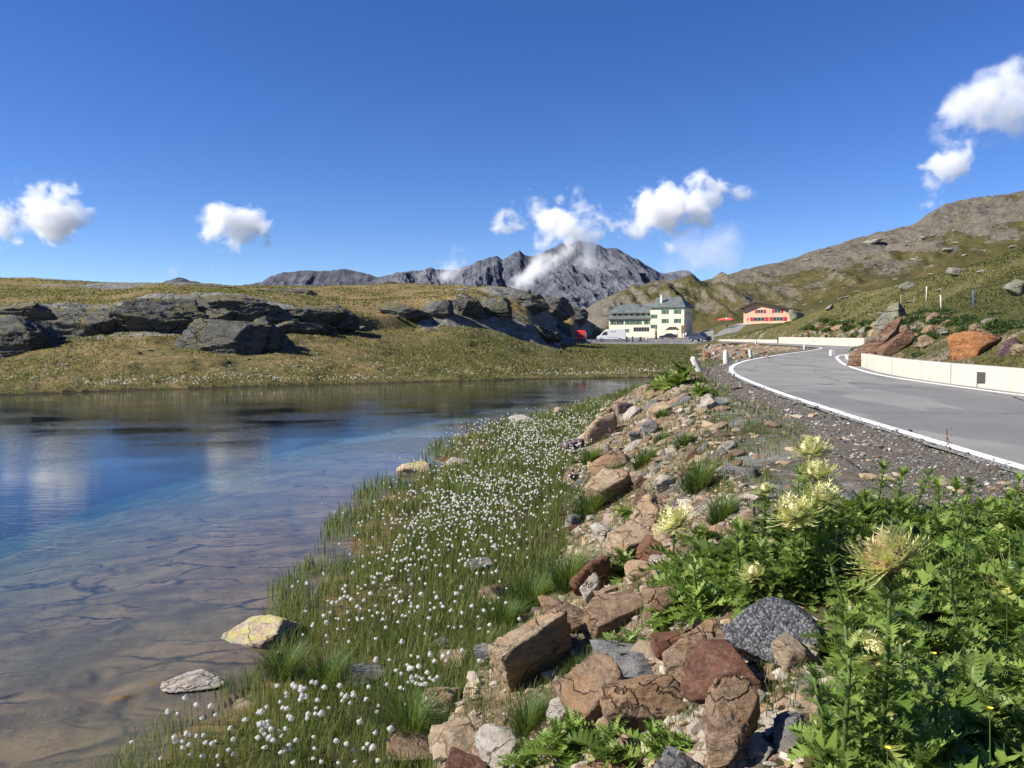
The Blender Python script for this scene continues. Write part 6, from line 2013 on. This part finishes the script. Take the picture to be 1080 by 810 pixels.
def vehicle(name, label, cat, px, d, head_deg, prof, width, paint, glass_side, wheels, wr, windscreen=None, rear=None, extra=None, group=None):
    """prof: side outline (x, z); glass_side: polygons on the flanks"""
    x, y, z = ground_pt(px, d)
    root = empty(name, (x, y, z), math.radians(head_deg), label, cat, group)
    a = MB(); a.prism(prof, -width / 2, width / 2)
    a.build('body', paint, root, bevel=.07)
    for sd in (-1, 1):
        for pl in glass_side:
            a = MB(); y0, y1 = sorted((sd * (width / 2 + .002), sd * (width / 2 + .014)))
            a.prism(pl, y0, y1); a.build('side_window', GLASS, root)
        for wx_ in wheels:
            wheel(root, wx_, sd * (width / 2 - .09), wr)
    def pane(p, q, nm, mat, wd=.80, off=.012):
        d_ = Vector((q[0] - p[0], 0, q[1] - p[1])).normalized(); n_ = Vector((-d_.z, 0, d_.x))
        mid = Vector(((p[0] + q[0]) / 2, 0, (p[1] + q[1]) / 2)); cen = Vector((sum(v[0] for v in prof) / len(prof), 0, sum(v[1] for v in prof) / len(prof)))
        if n_.dot(mid - cen) < 0: n_ = -n_
        p0 = (p[0] + n_.x * .002, p[1] + n_.z * .002); q0 = (q[0] + n_.x * .002, q[1] + n_.z * .002)
        a = MB(); a.prism([p0, q0, (q[0] + n_.x * off, q[1] + n_.z * off), (p[0] + n_.x * off, p[1] + n_.z * off)], -width * wd / 2, width * wd / 2)
        a.build(nm, mat, root)
    if windscreen: pane(*windscreen, 'windscreen', GLASS)
    if rear: pane(*rear, 'rear_window', GLASS)
    xf = min(v[0] for v in prof); xb_ = max(v[0] for v in prof)
    for sd in (-1, 1):
        a = MB(); a.box(xf - .012, xf + .05, sd * width * .36 - .16, sd * width * .36 + .16, wr * 1.75, wr * 1.75 + .16); a.build('headlight', LAMP, root)
        a = MB(); a.box(xb_ - .05, xb_ + .012, sd * width * .40 - .09, sd * width * .40 + .09, wr * 2.0, wr * 2.0 + .25); a.build('tail_light', RSHUT, root)
    a = MB(); a.box(xf - .05, xf + .04, -width * .46, width * .46, .28, .50); a.build('bumper', DARKM, root)
    return root


def car_profile(L=4.3, hood=.95, roof=1.5, suv=False):
    if suv: return [(0, .35), (0, .95), (1.05, 1.08), (1.7, 1.62), (4.0, 1.66), (4.45, 1.1), (4.5, .4)], [[(1.35, 1.1), (1.85, 1.52), (2.6, 1.54), (2.6, 1.1)], [(2.7, 1.1), (2.7, 1.54), (3.85, 1.54), (4.05, 1.1)]]
    return [(0, .33), (0, .78), (1.1, .92), (1.9, 1.42), (3.1, 1.44), (3.9, 1.0), (4.3, .92), (4.35, .35)], [[(1.4, .95), (1.98, 1.34), (2.5, 1.36), (2.5, .95)], [(2.58, .95), (2.58, 1.36), (3.02, 1.36), (3.6, .98)]]


DKBLUE = simple('dark_blue_paint', (.03, .04, .07), .3, 0, .03, 2, .6)
SILV = simple('silver_paint', (.42, .44, .47), .35, .3, .03, 2, .6)
WHITEP = simple('white_paint', (.75, .75, .74), .4, 0, .03, 2, .5)
REDP = simple('red_paint', (.65, .04, .028), .4, 0, .05, 2, .5)
BLACKP = simple('black_paint', (.02, .02, .023), .35, 0, .03, 2, .6)
GREYP = simple('grey_paint', (.16, .17, .18), .4, 0, .05, 2, .5)

pf, gs = car_profile(suv=True)
vehicle('parked_car', 'dark blue estate car on the road by the end of the thin wall', 'car', 746.5, 152, 118, pf, 1.85, DKBLUE, gs, (.85, 3.6), .34, ((1.12, 1.12), (1.68, 1.58)), ((4.03, 1.60), (4.42, 1.14)))
pf2, gs2 = car_profile()
vehicle('parked_car', 'blue grey car parked between the carved post and the kiosk', 'car', 695, 209, -8, pf2, 1.75, DKBLUE, gs2, (.8, 3.45), .31, ((1.16, .96), (1.86, 1.38)), ((3.14, 1.41), (3.86, 1.03)))
vehicle('parked_car', 'black car parked behind the white van', 'car', 650, 178, 75, pf, 1.85, BLACKP, gs, (.85, 3.6), .34, ((1.12, 1.12), (1.68, 1.58)), ((4.03, 1.60), (4.42, 1.14)))
vehicle('parked_car', 'silver car parked at the shaded end of the hotel', 'car', 729, 218, 20, pf2, 1.75, SILV, gs2, (.8, 3.45), .31, ((1.16, .96), (1.86, 1.38)), ((3.14, 1.41), (3.86, 1.03)))
vpf = [(0, .4), (0, 1.05), (.55, 1.25), (1.3, 2.05), (1.75, 2.5), (5.6, 2.6), (5.75, 2.45), (5.8, .45)]
van = vehicle('white_van', 'white high roof van with small red marks, nearest the hotel wing', 'van', 629.5, 166, -8, vpf, 2.0, WHITEP, [[(.95, 1.3), (1.45, 1.95), (2.1, 1.98), (2.1, 1.3)]], (.95, 4.6), .36, ((.62, 1.33), (1.27, 2.0)))
a = MB()
for k in range(7):
    a.box(2.75 + k * .16, 2.85 + k * .16, -1.016, -1.003, 1.93, 2.06 + (.05 if k in (0, 3) else 0))
a.build('red_lettering', REDP, van)
a = MB(); a.box(2.3, 4.2, -1.014, -1.003, .8, .86); a.build('side_moulding', GREYP, van)
tpf = [(0, .45), (0, 1.15), (.12, 2.05), (.35, 2.2), (1.75, 2.2), (1.8, .45)]
tr_ = vehicle('red_truck', 'small red truck facing the lake at the car park corner', 'truck', 611.5, 153, 82, tpf, 1.95, REDP, [[(.3, 1.2), (.4, 1.95), (1.2, 1.95), (1.2, 1.2)]], (.75, 3.9), .38, ((.02, 1.22), (.13, 1.98)))
a = MB(); a.box(1.9, 5.0, -1.0, 1.0, .75, 1.0); a.box(1.9, 5.0, -1.0, -.94, 1.0, 1.9); a.box(1.9, 5.0, .94, 1.0, 1.0, 1.9); a.box(1.9, 1.98, -.94, .94, 1.0, 2.1); a.box(4.94, 5.0, -.94, .94, 1.0, 1.9)
a.build('load_bed', REDP, tr_)

# motorbikes and small parked things along the rail
def motorbike(px, d, rot, label, paint):
    x, y, z = ground_pt(px, d)
    rt_ = empty('motorbike', (x, y, z), math.radians(rot), label, 'motorbike', 'motorbikes behind the car park railing')
    for wx_ in (0, 1.4):
        a = MB()
        a.tube([(wx_ + .31 * math.cos(t * PI / 8), 0, .31 + .31 * math.sin(t * PI / 8)) for t in range(17)], .055, 6, caps=False); a.build('wheel', RUBBER, rt_, smooth=True)
    a = MB(); a.tube([(.35, 0, .75), (.6, 0, .95), (.95, 0, .82), (1.5, 0, .92)], [.1, .2, .16, .06], 8); a.tube([(.3, 0, .35), (.7, 0, .45), (1.1, 0, .38)], [.06, .22, .06], 8)
    a.build('body', paint, rt_, smooth=True)
    a = MB(); a.tube([(0, 0, .31), (.28, 0, .9), (.34, 0, 1.08)], .035, 6); a.tube([(.38, -.36, 1.08), (.32, 0, 1.02), (.38, .36, 1.08)], .02, 6); a.build('handlebar', RIM, rt_)
for px, d, rot, lb, pt_ in ((660, 165, 70, 'grey motorbike parked just past the black car', GREYP), (667, 166, 80, 'white motorbike in the middle of the parked ones', WHITEP), (674, 164, 60, 'black motorbike parked under the wide hotel windows', BLACKP), (682, 168, 95, 'silver motorbike nearest the carved post', SILV)):
    motorbike(px, d, rot, lb, pt_)

# red and white parasols on the terrace
def parasol(px, d, label, mat):
    x = (px - 540) / FPX * d; z = max(float(H(x, d)[0]), at_d(px, 343, d)[2] - .6)
    rt_ = empty('parasol', (x, d, z), 0, label, 'parasol', 'parasols beside the chalet')
    a = MB(); a.tube([(0, 0, -1.0), (0, 0, 2.5)], .035, 6); a.build('pole', RIM, rt_)
    a = MB(); n_ = 8
    vs = [(0, 0, 2.6)] + [(1.4 * math.cos(2 * PI * k / n_), 1.4 * math.sin(2 * PI * k / n_), 2.05) for k in range(n_)] + [(1.4 * math.cos(2 * PI * k / n_), 1.4 * math.sin(2 * PI * k / n_), 1.85) for k in range(n_)]
    a.add(vs, [(0, 1 + k, 1 + (k + 1) % n_) for k in range(n_)] + [(1 + k, 1 + (k + 1) % n_, 9 + (k + 1) % n_, 9 + k) for k in range(n_)])
    a.build('canopy', mat, rt_)
PRED = simple('parasol_red', (.60, .10, .07), .8); PWHT = simple('parasol_white', (.75, .70, .66), .8)
parasol(762, 214, 'red parasol left of the pale one beside the chalet', PRED)
parasol(765.5, 218, 'pale pinkish parasol between two red ones', PWHT)
parasol(769, 213, 'red parasol nearest the chalet', PRED)


# people, far off
def person(px, d, label, shirt, trousers, phase=.15, pz=None):
    x, y, z = ground_pt(px, d)
    if pz is not None: z = max(z, at_d(px, pz, d)[2])
    me = bpy.data.meshes.new('person')
    J = {'pelvis': (0, 0, .95), 'waist': (0, 0, 1.12), 'chest': (0, 0, 1.36), 'neck': (0, 0, 1.50), 'head': (0, -.01, 1.60), 'crown': (0, 0, 1.74),
         'lk': (-.10, -phase, .50), 'la': (-.10, -phase * 1.2, .08), 'lt': (-.10, -phase * 1.2 - .16, .04), 'rk': (.10, phase * .4, .50), 'ra': (.10, phase * 1.5, .09), 'rt': (.10, phase * 1.5 - .16, .04),
         'lh': (-.11, 0, .90), 'rh': (.11, 0, .90), 'ls': (-.19, 0, 1.42), 'le': (-.25, phase * .5, 1.14), 'lw': (-.25, phase * .2 - .1, .90), 'rs': (.19, 0, 1.42), 're': (.25, -phase * .4, 1.14), 'rw': (.24, -phase - .1, .93)}
    R_ = {'pelvis': .15, 'waist': .125, 'chest': .15, 'neck': .055, 'head': .09, 'crown': .075, 'lk': .065, 'la': .045, 'lt': .04, 'rk': .065, 'ra': .045, 'rt': .04, 'lh': .095, 'rh': .095, 'ls': .07, 'le': .048, 'lw': .035, 'rs': .07, 're': .048, 'rw': .035}
    keys = list(J)
    ed = [('pelvis', 'waist'), ('waist', 'chest'), ('chest', 'neck'), ('neck', 'head'), ('head', 'crown'), ('pelvis', 'lh'), ('lh', 'lk'), ('lk', 'la'), ('la', 'lt'), ('pelvis', 'rh'), ('rh', 'rk'), ('rk', 'ra'), ('ra', 'rt'),
          ('chest', 'ls'), ('ls', 'le'), ('le', 'lw'), ('chest', 'rs'), ('rs', 're'), ('re', 'rw')]
    me.from_pydata([J[k] for k in keys], [(keys.index(p_), keys.index(q_)) for p_, q_ in ed], [])
    o = link('person', me, None, (x, y, z), (0, 0, random.uniform(-1, 1)))
    md = o.modifiers.new('skin', 'SKIN')
    for i, k in enumerate(keys):
        me.skin_vertices[0].data[i].radius = (R_[k], R_[k] * .85)
        me.skin_vertices[0].data[i].use_root = (k == 'pelvis')
    o.modifiers.new('sub', 'SUBSURF').levels = 1
    o.modifiers['sub'].render_levels = 1
    mm = NT('clothes')
    zz = mm.n('ShaderNodeSeparateXYZ', {0: mm.obj()}).outputs[2]
    c = mm.mix(mm.math('GREATER_THAN', zz, .98), trousers, shirt)
    c = mm.mix(mm.math('GREATER_THAN', zz, 1.49), c, (.45, .28, .2))
    c = mm.mix(mm.math('GREATER_THAN', zz, 1.66), c, (.05, .035, .025))
    mm.bsdf(c, .85)
    me.materials.append(mm.m)
    tag(o, label, 'person')
person(766.5, 205, 'person in dark clothes walking below the parasols', (.03, .03, .04), (.03, .03, .05), .2)
person(788, 229, 'person in red top standing at the chalet corner', (.5, .05, .05), (.1, .1, .12), .1, 341)
person(719, 200, 'person in white top standing beside the kiosk', (.7, .68, .66), (.12, .14, .2), .12)
person(723, 203, 'person in pale pink top near the hotel end wall', (.62, .45, .45), (.3, .28, .25), .15)

# ------------------------------------------------------------------ stone posts along the road
def bollard(px, py, hpx, label, tilt=(0, 0), d=None):
    p = on_ground(px, py, 160)[0] if d is None else np.array(ground_pt(px, d))
    s = p[1] / FPX
    h_ = hpx * s
    a = MB()
    rr0 = h_ * .20
    zs = [-.15, 0, .3, .75, .9, .97, 1.0]; rs_ = [1.05, 1.05, 1.0, .92, .78, .45, .05]
    a.tube([(0, 0, z_ * h_) for z_ in zs], [q_ * rr0 for q_ in rs_], 14)
    o = a.build('stone_post', STONEM, smooth=True)
    o.location = tuple(p); o.rotation_euler = (tilt[0], tilt[1], 0)
    tag(o, label, 'post', 'whitewashed stone posts along the road')
bollard(738, 388, 17.5, 'leaning whitewashed stone post beside the far thistle bush', (0, -.5), 29.5)
bollard(766, 382, 14.5, 'upright whitewashed stone post right after the leaning one', (0, -.06), 35.5)
bollard(792, 376, 9, 'small whitewashed stone post, second after the leaning one', (0, -.2), 45)
bollard(848, 363, 5, 'tiny stone post in front of the high far wall', (0, 0), 72)
bollard(797, 362, 5, 'tiny stone post in front of the thin far wall', (0, 0), 104)
x_, y_ = float(x_rr(45.5)) + .15, 46.9
a = MB(); a.box(-.16, .16, -.14, .14, -.1, .34); o = a.build('kerb_stone', STONEM, bevel=.04)
o.location = (x_, y_, float(zr(46.9))); tag(o, 'single white stone block at the far end of the curved kerb', 'kerb stone')

# wooden poles on the hill
def pole(px, py0, py1, label, mat, tilt=0.0):
    p = on_ground(px, py1, 250)[0]
    h_ = (py1 - py0) * p[1] / FPX
    a = MB(); a.tube([(0, 0, -.3), (0, 0, h_ * .5), (0, 0, h_)], [h_ * .045, h_ * .04, h_ * .04], 8)
    o = a.build('pole', mat, smooth=True); o.location = tuple(p); o.rotation_euler = (0, tilt, 0)
    tag(o, label, 'pole', 'poles on the hillside')
WPOLE = simple('weathered_pole', (.50, .48, .42), .9)
BPOLE = simple('blue_pole', (.08, .12, .28), .7); GPOLE = simple('grey_pole', (.30, .27, .22), .9)
pole(977, 302, 318, 'tallest white pole on the grassy slope', WPOLE)
pole(993, 311, 330, 'white pole lower down the slope, next to the tallest', WPOLE, -.08)
pole(1027, 306, 323, 'blue pole standing alone on the grass', BPOLE, -.08)
pole(950, 311, 321, 'short grey pole nearest the rust outcrop', GPOLE)
pole(964, 313, 321, 'shortest grey pole before the tallest white one', GPOLE)
